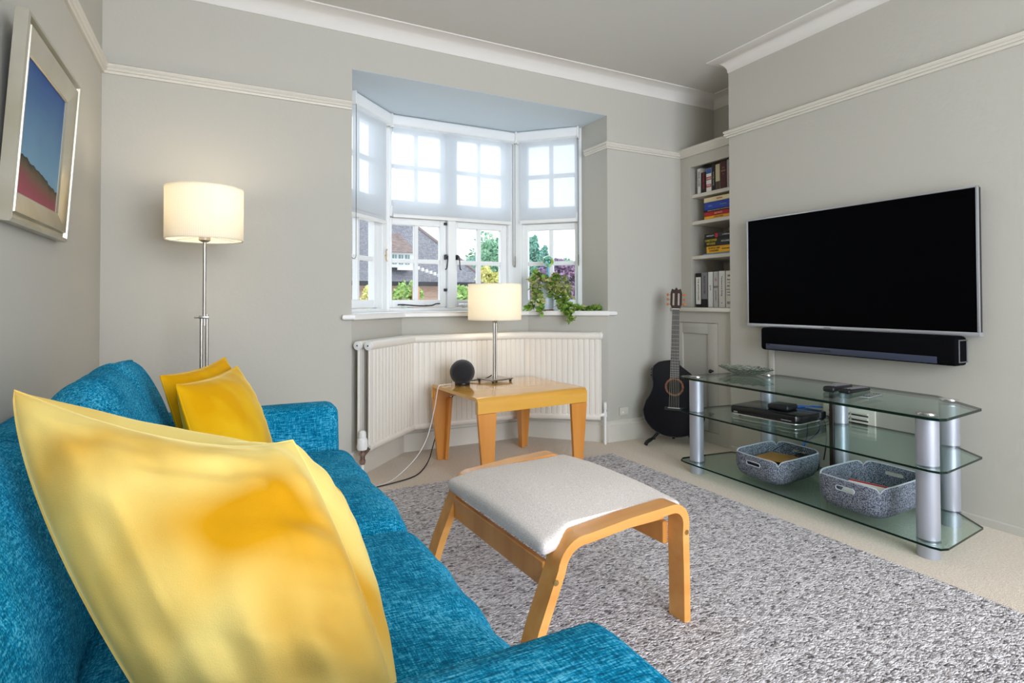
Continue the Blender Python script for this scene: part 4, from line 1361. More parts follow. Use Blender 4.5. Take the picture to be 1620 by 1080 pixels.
for k in range(1, 20):
    z = zn - (L0 - L0 / 2 ** (k / 12)); w = .0225 + (.028 - .0225) * (zn - z) / .437
    m.box((-w, -.0592, z - .0007), (w, -.0575, z + .0007), 0, 1, GM)
part('frets', m, NICKEL, nk, smooth=False)
m = MB(); m.box((-.024, -.0605, zn), (.024, -.052, zn + .005), .001, 1, GM); part('nut', m, cm((230, 228, 220)), nk)
m = MB()
head = [(-.025, 0), (-.036, .03), (-.036, .105), (-.028, .135), (-.012, .128), (0, .146), (.012, .128), (.028, .135), (.036, .105), (.036, .03), (.025, 0)]
HM = GM @ Matrix.Translation((0, -.050, zn + .004)) @ Matrix.Rotation(math.radians(-10), 4, 'X')
m.loft([[HM @ Vector((x, y, z)) for x, z in head] for y in (-.003, .014)])
hs = part('headstock', m, mat('dark_rosewood', (.03, .012, .008, 1), .25, coat=.3), t)
m = MB()
for x in (-.016, .016):
    m.box((x - .006, -.0042, .022), (x + .006, -.0028, .104), .003, 1, HM)
part('peg_slot', m, cm((170, 160, 150)), hs, smooth=False)
m = MB()
for x in (-1, 1):
    for z in (.032, .064, .096):
        m.cyl(HM @ Vector((x * .034, .006, z)), HM @ Vector((x * .046, .006, z)), .002, 8)
        m.puff((x * .052 - .006, .001, z - .008), (x * .052 + .006, .011, z + .008), .004, (.001, .001, .001), 6, mat=HM)
part('tuning_peg', m, mat('amber_pegs', lin(190, 110, 50), .3), hs, 'amber tuning pegs')
for sidx in range(6):
    k = (sidx - 2.5) / 2.5
    m = MB(); m.cyl(GM @ Vector((k * .029, -.0575, BZ0 + .187)), GM @ Vector((k * .0185, -.0612, zn + .003)), .0007, 5)
    part('string', m, cm((190, 185, 170)), t)
m = MB(); m.cyl(GM @ Vector((-.150, .0, BZ0 + .40)), GM @ Vector((-.154, .0, BZ0 + .40)), .0) if False else None
m.box((-.146, -.018, BZ0 + .37), (-.139, .02, BZ0 + .435), .003, 1, GM)
for k in range(3): m.cyl(GM @ Vector((-.146, 0, BZ0 + .385 + k * .017)), GM @ Vector((-.151, 0, BZ0 + .385 + k * .017)), .005, 10)
part('pickup_controls', m, BLACKP, gb)
# stand
t = thing('guitar_stand', 'low black A-frame guitar stand under the black guitar', 'guitar stand', tuple(GC))
for sx in (-1, 1):
    m = MB()
    F = lambda x, y, z: GC + (Matrix.Rotation(math.atan2(-.69, -.72) + math.pi / 2 + math.radians(2), 3, 'Z') @ Vector((x, y, z)))
    m.tube(bez([F(sx * .165, -.115, .012), F(sx * .155, -.10, .028), F(sx * .115, -.05, .050), F(sx * .06, .03, .12), F(sx * .03, .065, .24)], 5), [.012] * 8 + [.010] * 13, 12)
    m.tube([F(sx * .115, -.052, .038), F(sx * .115, -.075, .052)], .007, 10)
    part('leg', m, BLACKP, t)
m = MB(); m.tube([F(-.03, .065, .24), F(.03, .065, .24)], .012, 10); m.tube(bez([F(0, .065, .235), F(0, .085, .12), F(0, .10, .012)], 5), .010, 10); part('rear_prop', m, BLACKP, t)

# wall socket near the guitar
t = thing('wall_socket', 'small white wall socket low in the corner left of the guitar', 'socket', (2.36, 2.975, .16))
m = MB(); m.box((2.325, 2.968, .165), (2.395, 2.9795, .215), .003, 2); part('plate', m, TRIM, t)
m = MB(); m.box((2.345, 2.9655, .178), (2.355, 2.969, .190), .001, 1); part('switch', m, WHITEP, t)

# ------------------------------------------------------------------ rug
m = MB()
rc = [(.12, -1.2), (2.068, -1.2), (2.068, 2.715), (.12, 2.68)]
def rugp(u, v):
    a = Vector(rc[0]).lerp(Vector(rc[1]), u); b = Vector(rc[3]).lerp(Vector(rc[2]), u); p = a.lerp(b, v)
    wob = .004 * noise.noise(Vector((p.x * 9, p.y * 9, 1)))
    return Vector((p.x + wob, p.y + wob, .012))
V = m.grid(rugp, 40, 80)
bd = [V[i][0] for i in range(41)] + [V[40][j] for j in range(1, 81)] + [V[i][80] for i in range(39, -1, -1)] + [V[0][j] for j in range(79, 0, -1)]
lowr = [m.bm.verts.new((v.co.x, v.co.y, .001)) for v in bd]
for i in range(len(bd)): m.bm.faces.new((bd[i], bd[(i + 1) % len(bd)], lowr[(i + 1) % len(bd)], lowr[i]))
solo('rug', m, RUG, 'large flecked grey woven rug on the cream carpet', 'rug', (1.1, .8, 0))

# ------------------------------------------------------------------ footstool
FM0 = Vector((1.186, 1.200)); th_ = math.radians(3.0)
FMx = Matrix.Translation((FM0.x, FM0.y, 0)) @ Matrix.Rotation(th_, 4, 'Z')
t = thing('footstool', 'bentwood footstool with oatmeal cushion on the rug', 'footstool', (FM0.x, FM0.y, 0), th_)
zf = .0125
# centreline-ish outer curve (u, z)
oc = [(0.0, zf), (-.001, .15), (-.004, .255)] + arc(-.062, .290, .060, 0, math.pi / 2 + .06, 8) + [(-.22, .344), (-.36, .332)] + arc(-.372, .248, .084, math.pi / 2 + .09, math.pi - .16, 8) + [(-.512, .13), (-.552, zf)]
def inner_of(c, tk):
    P = [Vector(p) for p in c]; out = []
    for i in range(len(P)):
        d = (P[min(i + 1, len(P) - 1)] - P[max(i - 1, 0)]).normalized()
        out.append(P[i] + Vector((-d.y, d.x)) * tk)
    out[0].y = zf; out[-1].y = zf
    return out
ic = inner_of(oc, .024)
for v0 in (0.0, .600):
    m = MB()
    rings = []
    for a, b in zip(oc, ic):
        rings.append([(a[0], v0, a[1]), (b[0], v0, b[1]), (b[0], v0 + .058, b[1]), (a[0], v0 + .058, a[1])])
    m.loft(rings)
    fr = part('side_frame', m, BIRCH_X, t, world=False, angle=50)
    for (u_, z_) in ((-.014, .264), (-.462, .235)):
        m = MB(); s_ = v0 - .002 if v0 == 0 else v0 + .060
        m.cyl((u_, v0 + .001 if v0 == 0 else v0 + .057, z_), (u_, s_, z_), .007, 14); m.cyl((u_, s_, z_), (u_, s_ - .0008 if v0 == 0 else s_ + .0008, z_), .003, 8)
        part('bolt', m, BRASS, fr, 'brass bolt', world=False)
for (ua, ub, za, zb) in ((-.462, -.444, .195, .262), (-.045, -.027, .215, .280)):
    m = MB(); m.box((ua, .058, za), (ub, .600, zb), .003, 1)
    part('cross_rail', m, BIRCH_Z, t, world=False)
for v_ in (.059, .583):
    m = MB(); m.box((-.44, v_, .288), (-.04, v_ + .016, .299)); part('slat_support', m, BIRCH_X, t, world=False)
m = MB()
m.puff((-.480, .030, .292), (.004, .622, .330), .018, (.0, .0, .010), 26, .0018, 7)
for v in m.bm.verts:   # waisted where it lies between the side frames, drooping at the left end
    x, y = v.co.x, v.co.y
    k = max(0, min(1, (x + .43) / .05, (-.035 - x) / .05))
    lim = .266
    if abs(y - .329) > lim: v.co.y = .329 + math.copysign(lim + (abs(y - .329) - lim) * (1 - k), y - .329)
    if x < -.38: v.co.z -= (-.38 - x) * .20
    v.co.z += .014 * max(0, 1 - ((y - .329) / .30) ** 2) * (1 if v.co.z > .29 else 0)
    v.co.z += .010
part('cushion', m, STOOLC, t, world=False)

# ------------------------------------------------------------------ sofa
t = thing('sofa', 'teal chenille two-seat sofa along the left wall', 'sofa', (-.05, 1.12, 0))
m = MB(); m.puff((-.44, .40, .09), (.305, 1.86, .30), .03, (.002, .002, .004), 30, .001, 5); part('base', m, TEAL, t)
m = MB(); m.puff((-.455, .34, .09), (-.36, 1.90, .65), .03, (.004, .004, .004), 30, .002, 5); part('back_frame', m, TEAL, t)
m = MB(); m.puff((-.45, .325, .06), (.346, .477, .606), .026, (.004, .006, .006), 30, .0015, 5, 3); part('arm', m, TEAL, t)
m = MB(); m.puff((-.45, 1.795, .06), (.328, 1.920, .600), .034, (.004, .005, .004), 30, .0015, 5, 4); part('arm', m, TEAL, t)
for i, (a, b) in enumerate(((.480, 1.122), (1.130, 1.792))):
    m = MB(); m.puff((-.17, a, .285), (.358, b, .470), .050, (.010, .004, .014), 44, .007, 5.5, 5 + i * 3, aniso=(.5, 1.6, .6)); part('seat_cushion', m, TEAL, t)
for i, (a, b) in enumerate(((.482, 1.122), (1.130, 1.785))):
    m = MB()
    n = 40
    # section in x-z, from the front foot over the ridge to the back foot
    sec = [(-.095, .45), (-.098, .52), (-.112, .61), (-.145, .69), (-.175, .748), (-.205, .776), (-.232, .774), (-.262, .752), (-.298, .69), (-.318, .61), (-.322, .50), (-.30, .45)]
    sec = [tuple(p) for p in bez([(x, z, 0) for x, z in sec], 4)]
    rings = []
    for k in range(n + 1):
        f = 2 * k / n - 1
        g = (1 - abs(f) ** 5.0) ** (1 / 2.2) if abs(f) < 1 else 0.0
        g = .80 + .20 * g
        y = a + (b - a) * k / n
        drop = .045 * abs(f) ** 6 if (f < 0) == (i == 1) else .012 * abs(f) ** 6
        ring = []
        for (x, z, _) in sec:
            cx, cz = -.21, .58
            px, pz = cx + (x - cx) * g, cz + (z - cz) * g
            if pz > .6: pz -= drop * (pz - .6) / .17
            w = Vector((px * 5, y * 12, pz * 5 + i * 9))
            nn = noise.noise(w) * .008 + noise.noise(w * 2.2) * .003
            ox_, oz_ = (-.058, -.040) if i == 0 else (0, 0)
            ring.append((px + ox_ + nn * (1 if x > -.21 else -1), y, pz + oz_ + nn * .8))
        rings.append(ring)
    m.loft(rings)
    part('back_cushion', m, TEAL, t)
    m = MB(); m.tube([(rings[k][20][0], rings[k][20][1], rings[k][20][2] + .0005) for k in range(1, n)], .0028, 6); part('piping', m, TEAL, t)
for x in (-.38, .26):
    for y in (.42, 1.84):
        m = MB(); m.cyl((x, y, .0005 if x < 0 else .013), (x, y, .085), .022, 16, .028); part('foot', m, DARKIRON, t)


# ------------------------------------------------------------------ velvet cushions
def pillow(name, corners, thick, label, mt, group, sag=(.02, .02, .02, .02), seed=0, n=44, wr=.006, nf=None, back=None, rnd_k=.16):
    """corners A top-left, B top-right, C bottom-right, D bottom-left seen from the front; front side faces nf"""
    A, B, C, D = [Vector(c) for c in corners]
    nrm = (B - A).cross(D - A).normalized()
    if nf is not None and nrm.dot(Vector(nf)) < 0: nrm = -nrm
    cen = (A + B + C + D) / 4
    t = thing(name, label, 'cushion', tuple(cen - Vector((0, 0, (cen.z - min(c.z for c in (A, B, C, D)))))), 0, group)

    def seam(u, v):
        a_, b_ = 2 * u - 1, 2 * v - 1
        a_, b_ = a_ * math.sqrt(1 - rnd_k * b_ * b_ / 2), b_ * math.sqrt(1 - rnd_k * a_ * a_ / 2)
        u, v = (a_ + 1) / 2, (b_ + 1) / 2
        p = (A.lerp(B, u)).lerp(D.lerp(C, u), v)
        up = (A - D).normalized(); rt = (B - A).normalized()
        p = p - up * sag[0] * 4 * u * (1 - u) * (1 - v) ** 2 * (1 if v < .5 else 1)
        p = p + up * sag[2] * 4 * u * (1 - u) * v ** 2
        p = p + rt * sag[3] * 4 * v * (1 - v) * (1 - u) ** 2
        p = p - rt * sag[1] * 4 * v * (1 - v) * u ** 2
        return p

    def side(sg, sgth):
        def f(u, v):
            # denser near the seams
            uu = .5 - .5 * math.cos(math.pi * u); vv = .5 - .5 * math.cos(math.pi * v)
            p = seam(uu, vv)
            h = (max(0, 4 * uu * (1 - uu)) ** .55) * (max(0, 4 * vv * (1 - vv)) ** .55)
            q = p + nrm * sg * sgth * h
            if sg < 0 and back: q += Vector(back) * h
            # creases running in from the seams and corners
            e = min(uu, 1 - uu, vv, 1 - vv)
            amp = wr * min(1, e * 14) * (1 if e < .25 else .5)
            w = Vector((uu * 9 + seed, vv * 4.0, sg * 3.0)); w2 = Vector((uu * 3.2 + seed, vv * 11.0, sg * 5.0 + 2))
            q += nrm * sg * amp * (noise.noise(w) + noise.noise(w2) * (.7 + .9 * uu) + .6 * noise.noise(Vector((uu * 3, vv * 3, seed + sg))))
            return q
        return f
    m = MB(); Fv = m.grid(side(1, thick), n, n); Bv = m.grid(side(-1, thick), n, n)
    bmesh.ops.remove_doubles(m.bm, verts=m.bm.verts, dist=.0004)
    part('cover', m, mt, t, angle=80)
    m = MB()
    loop = [seam(k / 24, 0) for k in range(24)] + [seam(1, k / 24) for k in range(24)] + [seam(1 - k / 24, 1) for k in range(24)] + [seam(0, 1 - k / 24) for k in range(24)]
    m.tube(loop, .0022, 6, True); part('seam', m, mt, t)
    return t


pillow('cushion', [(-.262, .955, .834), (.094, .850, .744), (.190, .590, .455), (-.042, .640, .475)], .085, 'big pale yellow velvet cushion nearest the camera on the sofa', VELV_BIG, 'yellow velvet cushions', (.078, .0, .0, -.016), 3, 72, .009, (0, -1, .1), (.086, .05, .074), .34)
pillow('cushion', [(-.095, 1.46, .740), (.040, 1.735, .748), (.135, 1.64, .478), (-.010, 1.36, .475)], .060, 'front mustard velvet cushion of the pair at the far sofa arm', VELV, 'yellow velvet cushions', (.018, .004, .0, .004), 8, 40, .0022, (1, -1, .3))
pillow('cushion', [(-.135, 1.58, .748), (.010, 1.77, .768), (.085, 1.78, .60), (-.055, 1.52, .478)], .040, 'rear mustard velvet cushion half hidden behind its twin at the far sofa arm', VELV, 'yellow velvet cushions', (.018, .008, .0, .008), 12, 36, .003, (1, -1, .3))

# ------------------------------------------------------------------ framed painting, tipped forward from the left wall
tb, tt_ = Vector((-.440, 1.109)), Vector((-.408, 1.613))
upv = Vector((tt_.x - tb.x, 0, tt_.y - tb.y)); Hh = upv.length; upv.normalize()
PM = axes((tb.x, 1.698, tb.y), (0, 1, 0), upv)    # x along the wall, y up, z = out of the wall
if PM.to_3x3().col[2].x < 0: pass
Wd = .545
t = thing('framed_painting', 'silver framed painting of blue sky over pink field on the left wall', 'painting', (-.45, 1.97, 1.109))
m = MB()
o_, i_ = 0.0, .082
prof = [(0, -.026), (0, .0), (.010, .002), (.014, -.008), (.024, -.010), (.027, .001), (.032, .001), (.078, -.012), (.082, -.016), (.082, -.026)]
rings = []
for (cx, cy, sx, sy) in ((0, 0, 1, 1), (Wd, 0, -1, 1), (Wd, Hh, -1, -1), (0, Hh, 1, -1), (0, 0, 1, 1)):
    rings.append([PM @ Vector((cx + sx * d, cy + sy * d, z)) for d, z in prof])
m.loft(rings, caps=False)
part('frame', m, mat('champagne_silver_leaf', lin(196, 192, 178), .28, .75, col2=lin(182, 176, 156), vs=(6, 6, 6)), t, angle=20)
m = MB(); m.box((.079, .079, -.024), (Wd - .079, Hh - .079, -.018), 0, 1, PM)
PAINT = mat('oil_painting', lin(40, 90, 150), .5, spec=.2)
nt, b = nodes(PAINT)
tc = nt.nodes.new('ShaderNodeTexCoord'); sp = nt.nodes.new('ShaderNodeSeparateXYZ'); nt.links.new(tc.outputs['Object'], sp.inputs[0])
nz = nt.nodes.new('ShaderNodeTexNoise'); nz.inputs['Scale'].default_value = 5; nz.inputs['Detail'].default_value = 5; nt.links.new(tc.outputs['Object'], nz.inputs['Vector'])
def mth(op, a, bb, cc=None):
    n = nt.nodes.new('ShaderNodeMath'); n.operation = op
    for i, x in enumerate((a, bb, cc)):
        if x is None: continue
        if isinstance(x, (int, float)): n.inputs[i].default_value = x
        else: nt.links.new(x, n.inputs[i])
    return n.outputs[0]
zz = mth('ADD', sp.outputs[2], mth('MULTIPLY', mth('SUBTRACT', nz.outputs['Fac'], .5), .10))
cr1 = nt.nodes.new('ShaderNodeValToRGB'); e = cr1.color_ramp.elements
e[0].position = .18; e[0].color = lin(104, 150, 178); e[1].position = .42; e[1].color = lin(16, 72, 138)
nt.links.new(zz, cr1.inputs['Fac'])
# ridge height falls away from the left: z_ridge = .175 - .25*y
nz2 = nt.nodes.new('ShaderNodeTexNoise'); nz2.inputs['Scale'].default_value = 22; nz2.inputs['Detail'].default_value = 3; nt.links.new(tc.outputs['Object'], nz2.inputs['Vector'])
ridge = mth('ADD', mth('MULTIPLY_ADD', sp.outputs[1], -.12, .165), mth('MULTIPLY', mth('SUBTRACT', nz2.outputs['Fac'], .5), .03))
below = mth('LESS_THAN', sp.outputs[2], ridge)
depth = mth('SUBTRACT', ridge, sp.outputs[2])
cr2 = nt.nodes.new('ShaderNodeValToRGB'); e = cr2.color_ramp.elements
e[0].position = 0; e[0].color = lin(24, 34, 20); e[1].position = .09; e[1].color = lin(158, 66, 88)
x = e.new(.022); x.color = lin(98, 78, 58)
x = e.new(.05); x.color = lin(136, 62, 72)
nt.links.new(mth('ADD', depth, mth('MULTIPLY', mth('SUBTRACT', nz.outputs['Fac'], .5), .04)), cr2.inputs['Fac'])
mx = nt.nodes.new('ShaderNodeMix'); mx.data_type = 'RGBA'
nt.links.new(below, mx.inputs['Factor']); nt.links.new(cr1.outputs['Color'], mx.inputs[6]); nt.links.new(cr2.outputs['Color'], mx.inputs[7])
nt.links.new(mx.outputs[2], b.inputs['Base Color'])
part('canvas', m, PAINT, t, smooth=False)
m = MB(); m.box((.02, .01, -.030), (Wd - .02, .03, -.0255), 0, 1, PM); part('backing_strip', m, GREYP, t, smooth=False)

# ------------------------------------------------------------------ potted plant with glass orb on the sill
PC = (2.005, 3.372)
t = thing('potted_plant', 'trailing variegated plant in a white pot on the window sill', 'potted plant', (PC[0], PC[1], .851))
m = MB(); m.lathe([(0, .0), (.055, 0), (.058, .004), (.050, .006), (0, .006)], (PC[0], PC[1], .8515), 32); part('saucer', m, mat('terracotta', lin(170, 96, 66), .8), t, 'terracotta saucer')
m = MB(); m.lathe([(0, .006), (.050, .006), (.055, .05), (.060, .17), (.066, .172), (.066, .186), (.060, .186), (.056, .15), (0, .15)], (PC[0], PC[1], .852), 36)
part('pot', m, mat('white_ceramic', lin(196, 206, 216), .3), t)
# strands: computed world polylines
strands = [
    [(2.00, 3.36, 1.02), (1.96, 3.36, 1.085), (1.905, 3.37, 1.075), (1.885, 3.35, 1.02), (1.880, 3.33, .94), (1.860, 3.32, .885), (1.83, 3.32, .868)],
    [(2.00, 3.35, 1.02), (1.94, 3.33, 1.07), (1.905, 3.31, 1.00), (1.900, 3.28, .93), (1.890, 3.25, .875), (1.875, 3.245, .85)],
    [(1.99, 3.36, 1.02), (1.93, 3.36, 1.10), (1.90, 3.37, 1.115)],
    [(2.01, 3.33, 1.02), (2.02, 3.29, 1.05), (2.02, 3.26, .98), (2.015, 3.23, .92), (2.02, 3.19, .875), (2.02, 3.12, .845), (2.025, 3.085, .80)],
    [(2.02, 3.33, 1.02), (2.04, 3.29, 1.04), (2.055, 3.24, .96), (2.06, 3.21, .90), (2.085, 3.15, .868), (2.10, 3.10, .858)],
    [(2.02, 3.35, 1.02), (2.07, 3.33, 1.085), (2.115, 3.30, 1.055), (2.125, 3.28, .99), (2.130, 3.275, .94)],
    [(2.05, 3.22, .90), (2.10, 3.15, .868), (2.16, 3.10, .862), (2.21, 3.08, .862), (2.26, 3.06, .868)],
    [(2.00, 3.34, 1.03), (2.04, 3.33, 1.09), (2.08, 3.33, 1.08)],
    [(2.01, 3.32, 1.02), (1.99, 3.30, 1.06), (1.985, 3.285, 1.02), (1.99, 3.28, .96)],
]
m = MB(); allp = []
for s_ in strands:
    q = bez(s_, 6); m.tube(q, .0028, 6); allp.append(q)
part('stems', m, mat('brown_stem', lin(96, 64, 44), .8), t)
LEAFA = mat('leaf_green', lin(104, 154, 50), .5, col2=lin(146, 180, 84), vs=(40, 40, 40))
LEAFB = mat('leaf_variegated', lin(206, 216, 150), .5, col2=lin(156, 150, 84), vs=(45, 45, 45))


def leaf(mb_, p, size, d, up):
    d = d.normalized(); sd = d.cross(up).normalized() if d.cross(up).length > .01 else Vector((1, 0, 0)); nn = sd.cross(d)
    pts = [(0, 0, 0), (.18, .38, .06), (.42, .52, .08), (.62, .36, .04), (.80, .30, .0), (1, 0, -.1)]
    c = [mb_.bm.verts.new(p + (d * a + nn * (-.10 * a * a)) * size) for a in (0, .4, .8, 1)]
    for sg in (1, -1):
        o = [mb_.bm.verts.new(p + (d * a + sd * (sg * b) + nn * c_) * size) for a, b, c_ in pts[1:5]]
        fs = ([c[0], o[0], o[1], c[1]], [c[1], o[1], o[2]], [c[1], o[2], c[2]], [c[2], o[2], o[3]], [c[2], o[3], c[3]])
        for f_ in fs:
            try: mb_.bm.faces.new(f_ if sg == 1 else f_[::-1])
            except Exception: pass


ma, mb2 = MB(), MB()
for si, q in enumerate(allp):
    for k in range(3, len(q)):
        for _ in range(8 if si in (3, 4, 6) else 5 if si not in (2, 7) else 3):
            p = q[k] + Vector((rnd.gauss(0, .010), rnd.gauss(0, .008), rnd.gauss(0, .009)))
            d = Vector((rnd.gauss(0, 1), rnd.gauss(-.6, .8), rnd.gauss(.1, .7)))
            lowish = q[k].z < .93
            tgt = ma if (rnd.random() < (.75 if lowish else .35)) else mb2
            if p.z < .856 and p.y > 3.14 - (p.x - 2.0): p.z = .858 + rnd.random() * .01
            leaf(tgt, p, rnd.uniform(.022, .038), d, Vector((rnd.gauss(0, .4), rnd.gauss(0, .4), 1)))
part('foliage', ma, LEAFA, t, 'green leaves', angle=60); part('foliage', mb2, LEAFB, t, 'cream and bronze variegated leaves', angle=60)

t = thing('glass_orb_stake', 'green and blue glass ball on a turquoise stem standing in the pot', 'garden ornament', (2.022, 3.372, 1.00))
m = MB(); m.tube([(2.020, 3.372, .99), (2.022, 3.372, 1.155)], .0075, 12); part('stem', m, mat('turquoise_glass', lin(60, 170, 190), .15, coat=.5), t)
m = MB(); m.sphere((2.024, 3.372, 1.192), .040, 32, 20)
ORB = mat('swirled_glass', lin(30, 130, 110), .08, coat=.6)
nt, b = nodes(ORB)
tc = nt.nodes.new('ShaderNodeTexCoord'); vo = nt.nodes.new('ShaderNodeTexVoronoi'); vo.inputs['Scale'].default_value = 42; nt.links.new(tc.outputs['Object'], vo.inputs['Vector'])
sc_ = nt.nodes.new('ShaderNodeSeparateColor'); nt.links.new(vo.outputs['Color'], sc_.inputs[0])
cr = nt.nodes.new('ShaderNodeValToRGB'); e = cr.color_ramp.elements; cr.color_ramp.interpolation = 'CONSTANT'
e[0].position = 0; e[0].color = lin(120, 210, 170)
e[1].position = .35; e[1].color = lin(20, 120, 110)
for p_, c_ in ((.55, (190, 210, 60)), (.68, (30, 60, 140)), (.8, (170, 215, 210))):
    x = e.new(p_); x.color = lin(*c_)
nt.links.new(sc_.outputs[0], cr.inputs['Fac']); nt.links.new(cr.outputs['Color'], b.inputs['Base Color'])
b.inputs['Transmission Weight'].default_value = .35
part('glass_ball', m, ORB, t)

# ------------------------------------------------------------------ outside the bay
BOUNCE_GROUND = mat('pale_bounce_ground', lin(190, 186, 176), .95, col2=lin(206, 202, 194), vs=(3, 3, 3))  # pale tone chosen so the ground bounces daylight up into the bay
m = MB(); m.quad((-30, 4.2, -.55), (60, 4.2, -.55), (60, 60, -.55), (-30, 60, -.55))
o = struct('ground', m, BOUNCE_GROUND, 'ground outside the bay, made pale to bounce daylight')
TILE = mat('clay_roof_tiles', lin(120, 112, 116), .85)
nt, b = nodes(TILE)
tc = nt.nodes.new('ShaderNodeTexCoord'); mp = nt.nodes.new('ShaderNodeMapping'); mp.inputs['Scale'].default_value = (1, 1, 1)
bk = nt.nodes.new('ShaderNodeTexBrick'); bk.inputs['Scale'].default_value = 9; bk.inputs['Brick Width'].default_value = .5; bk.inputs['Row Height'].default_value = .34
bk.inputs['Color1'].default_value = lin(124, 124, 132); bk.inputs['Color2'].default_value = lin(156, 152, 156); bk.inputs['Mortar'].default_value = lin(96, 98, 108); bk.inputs['Mortar Size'].default_value = .03
sx_ = nt.nodes.new('ShaderNodeSeparateXYZ'); cx_ = nt.nodes.new('ShaderNodeCombineXYZ')
nt.links.new(tc.outputs['Object'], sx_.inputs[0]); nt.links.new(sx_.outputs[0], cx_.inputs[0]); nt.links.new(sx_.outputs[2], cx_.inputs[1])
nt.links.new(cx_.outputs[0], bk.inputs['Vector']); nt.links.new(bk.outputs['Color'], b.inputs['Base Color'])
RENDER = mat('pink_brick_wall', lin(196, 160, 144), .9, col2=lin(210, 182, 166), vs=(6, 6, 20))
t = thing('tiled_house', 'neighbouring house with big brown tiled roof seen through the bay', 'house', (4.0, 15.5, -.55))
m = MB()
ea, er = 1.40, 3.02
x0, x1, ya_, yb_ = -6.0, 6.55, 14.0, 20.0
rx0, rx1, ry = -3.0, 4.15, 17.0
Pn = [(x0, ya_, ea), (x1, ya_, ea), (x1, yb_, ea), (x0, yb_, ea)]
R0, R1 = (rx0, ry, er + .55), (rx1 + .75, ry, er + .55)
m.bm.faces.new([m.bm.verts.new(p) for p in (Pn[0], Pn[1], R1, R0)]); m.bm.faces.new([m.bm.verts.new(p) for p in (Pn[1], Pn[2], R1)])
m.bm.faces.new([m.bm.verts.new(p) for p in (Pn[2], Pn[3], R0, R1)]); m.bm.faces.new([m.bm.verts.new(p) for p in (Pn[3], Pn[0], R0)])
m.bm.faces.new([m.bm.verts.new(p) for p in Pn])
part('roof', m, TILE, t, smooth=False)
m = MB(); m.box((x0 + .3, ya_ + .35, -.55), (x1 - .35, yb_ - .3, ea)); part('wall', m, RENDER, t, smooth=False)
m = MB(); m.box((x0, ya_ - .08, ea - .10), (x1 + .05, ya_ + .02, ea + .01)); part('gutter', m, DARKIRON, t, smooth=False)
# ridge and verge tiles
m = MB(); m.tube([(rx0, ry, er + .57), (rx1 + .75, ry, er + .57)], .09, 8); m.tube([(rx1 + .75, ry, er + .57), (x1, ya_, ea + .02)], .05, 8); part('ridge_tiles', m, mat('ridge_tile', lin(142, 128, 126), .8), t)
# dormer
dx, dz, dy = 4.06, 1.80, 14.15
m = MB(); m.box((dx - .30, dy, dz - .02), (dx + .34, dy + 2.2, dz + .36)); dw = part('dormer_wall', m, mat('white_render', lin(238, 240, 242), .8), t, smooth=False)
for a in (-.20, -.03, .14):
    m = MB(); m.box((dx + a, dy - .03, dz + .06), (dx + a + .11, dy + .01, dz + .30), .004); wv = part('dormer_window', m, mat('far_glass', lin(110, 140, 138), .2), dw)
    m = MB(); m.box((dx + a + .05, dy - .035, dz + .06), (dx + a + .06, dy - .028, dz + .30)); m.box((dx + a, dy - .035, dz + .17), (dx + a + .11, dy - .028, dz + .185)); part('glazing_bar', m, WHITE, wv, smooth=False)
m = MB()
a_ = [(dx - .42, dy - .12, dz + .36), (dx + .46, dy - .12, dz + .36), (dx + .46, dy + 2.6, dz + .36), (dx - .42, dy + 2.6, dz + .36)]
tp, tp2 = (dx + .04, dy + .35, dz + .92), (dx + .04, dy + 2.6, dz + .92)
v = [m.bm.verts.new(p) for p in a_]; p1 = m.bm.verts.new(tp); p2 = m.bm.verts.new(tp2)
for f_ in ((v[0], v[1], p1), (v[1], v[2], p2, p1), (v[3], v[0], p1, p2), (v[2], v[3], p2), (v[3], v[2], v[1], v[0])): m.bm.faces.new(f_)
part('dormer_roof', m, mat('dormer_tiles', lin(158, 138, 130), .85, col2=lin(126, 112, 110), vs=(8, 8, 26)), t, smooth=False)
m = MB()
for k in range(9):
    m.box((4.45 + k * .11, 13.86, 1.72 - k * .035), (4.50 + k * .11, 14.0, 1.80 - k * .035), 0, 1)
m.box((3.95, 13.9, 1.70), (4.40, 14.0, 1.78))
part('white_verge', m, mat('white_verge', lin(238, 238, 234), .8), t, 'white painted verge pieces', smooth=False)


def leafcloud(mb_, c, r, n, size, seed):
    q = random.Random(seed)
    # clumps on branches
    clumps = [(Vector((q.gauss(0, .5), q.gauss(0, .5), q.gauss(0, .5))), q.uniform(.25, .5)) for _ in range(26)]
    for _ in range(n):
        cc, cr_ = q.choice(clumps)
        d = Vector((q.gauss(0, 1), q.gauss(0, 1), q.gauss(0, 1))).normalized() * cr_ * q.uniform(.7, 1.0)
        p = cc + d
        if p.length > 1.1: p = p.normalized() * q.uniform(.8, 1.1)
        p = Vector((c[0] + p.x * r[0], c[1] + p.y * r[1], c[2] + p.z * r[2]))
        a = Vector((q.gauss(0, 1), q.gauss(0, 1), q.gauss(0, 1))).normalized() * size * q.uniform(.6, 1.3)
        b_ = a.cross(Vector((q.gauss(0, 1), q.gauss(0, 1), q.gauss(0, 1)))).normalized() * a.length * .55
        mb_.quad(p - a, p - b_, p + a, p + b_)


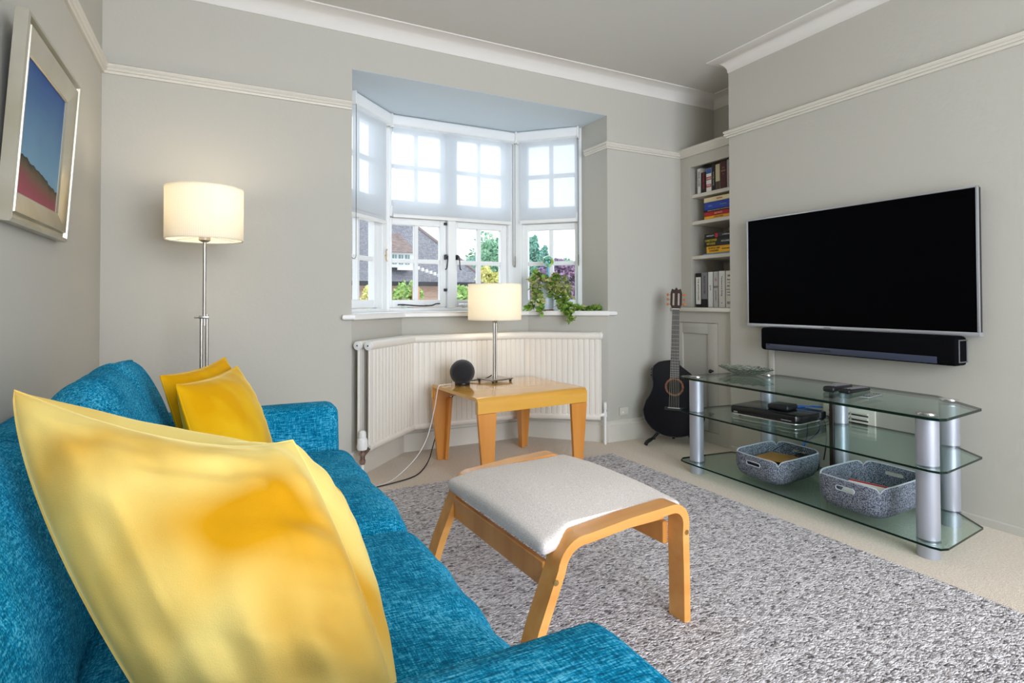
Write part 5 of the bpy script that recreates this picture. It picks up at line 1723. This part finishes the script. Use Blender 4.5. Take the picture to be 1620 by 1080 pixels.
def tree(kind, c, r, n, size, mt, label, cat, seed, trunk=True, group=None):
    t = thing(kind, label, cat, (c[0], c[1], -.55), 0, group)
    m = MB(); leafcloud(m, c, r, n, size, seed); part('foliage', m, mt, t, smooth=False)
    m = MB(); m.tube([(c[0], c[1], -.55), (c[0] + .02, c[1], c[2] - r[2] * .3), (c[0] + .1 * r[0], c[1], c[2] + .4 * r[2])], [max(.03, r[0] * .07), max(.025, r[0] * .05), .02], 8)
    for k in range(5):
        a = k * 1.3; m.tube([(c[0], c[1], c[2] - r[2] * .4 + k * .1 * r[2]), (c[0] + .6 * r[0] * math.cos(a), c[1] + .6 * r[1] * math.sin(a), c[2] + r[2] * (.1 + .1 * k))], [r[0] * .03, .012], 6)
    part('trunk', m, mat(kind + '_bark', lin(110, 96, 84), .9), t)


G1 = mat('pale_tree_leaves', lin(120, 176, 148), .8, col2=lin(176, 214, 178), vs=(2, 2, 2))
G2 = mat('blue_green_leaves', lin(110, 170, 158), .8, col2=lin(158, 204, 184), vs=(2, 2, 2))
PUR = mat('copper_leaves', lin(146, 130, 158), .8, col2=lin(188, 152, 180), vs=(5, 5, 5))
YEL = mat('golden_leaves', lin(216, 216, 130), .8, col2=lin(236, 228, 160), vs=(4, 4, 4))
GRB = mat('bright_bush_leaves', lin(150, 194, 104), .8, col2=lin(196, 222, 144), vs=(6, 6, 6))
tree('tree', (10.25, 22, 2.65), (1.0, .9, 1.3), 5200, .085, G1, 'tall pale green tree beyond the garden behind the centre window', 'tree', 1)
tree('tree', (8.75, 20.2, 1.9), (.60, .6, .62), 2400, .09, G2, 'lower bluish green tree left of the tall tree', 'tree', 2)
tree('tree', (12.55, 22, 2.75), (.55, .5, 1.0), 2400, .09, G2, 'narrow green tree behind the left panes of the right window', 'tree', 3)
tree('tree', (14.2, 22.5, 2.1), (1.0, .7, .75), 2600, .09, G1, 'rounded distant tree above the purple bush', 'tree', 4)
tree('shrub', (5.60, 9.0, 1.08), (.78, .5, .56), 9000, .045, PUR, 'purple leaved shrub behind the plant in the right window', 'shrub', 5)
tree('shrub', (4.30, 9.2, 1.36), (.26, .25, .17), 1000, .035, YEL, 'golden yellow shrub low behind the centre window', 'shrub', 6)
tree('shrub', (3.68, 9.0, .98), (.20, .2, .20), 900, .035, GRB, 'bright green shrub beside the table lamp in the centre window', 'shrub', 7)
tree('shrub', (2.66, 8.8, 1.00), (.24, .2, .22), 1100, .035, GRB, 'bright green climber around the brick post in the left centre window', 'shrub', 8)
tree('shrub', (2.02, 8.6, .92), (.14, .2, .22), 700, .035, YEL, 'pale yellow green shrub low behind the left window', 'shrub', 9)
m = MB(); m.box((2.66, 8.5, -.55), (2.76, 8.6, 1.13), .01)
solo('garden_post', m, mat('terracotta_post', lin(206, 142, 116), .8), 'terracotta coloured garden post among the green climber', 'post', (2.71, 8.55, -.55))
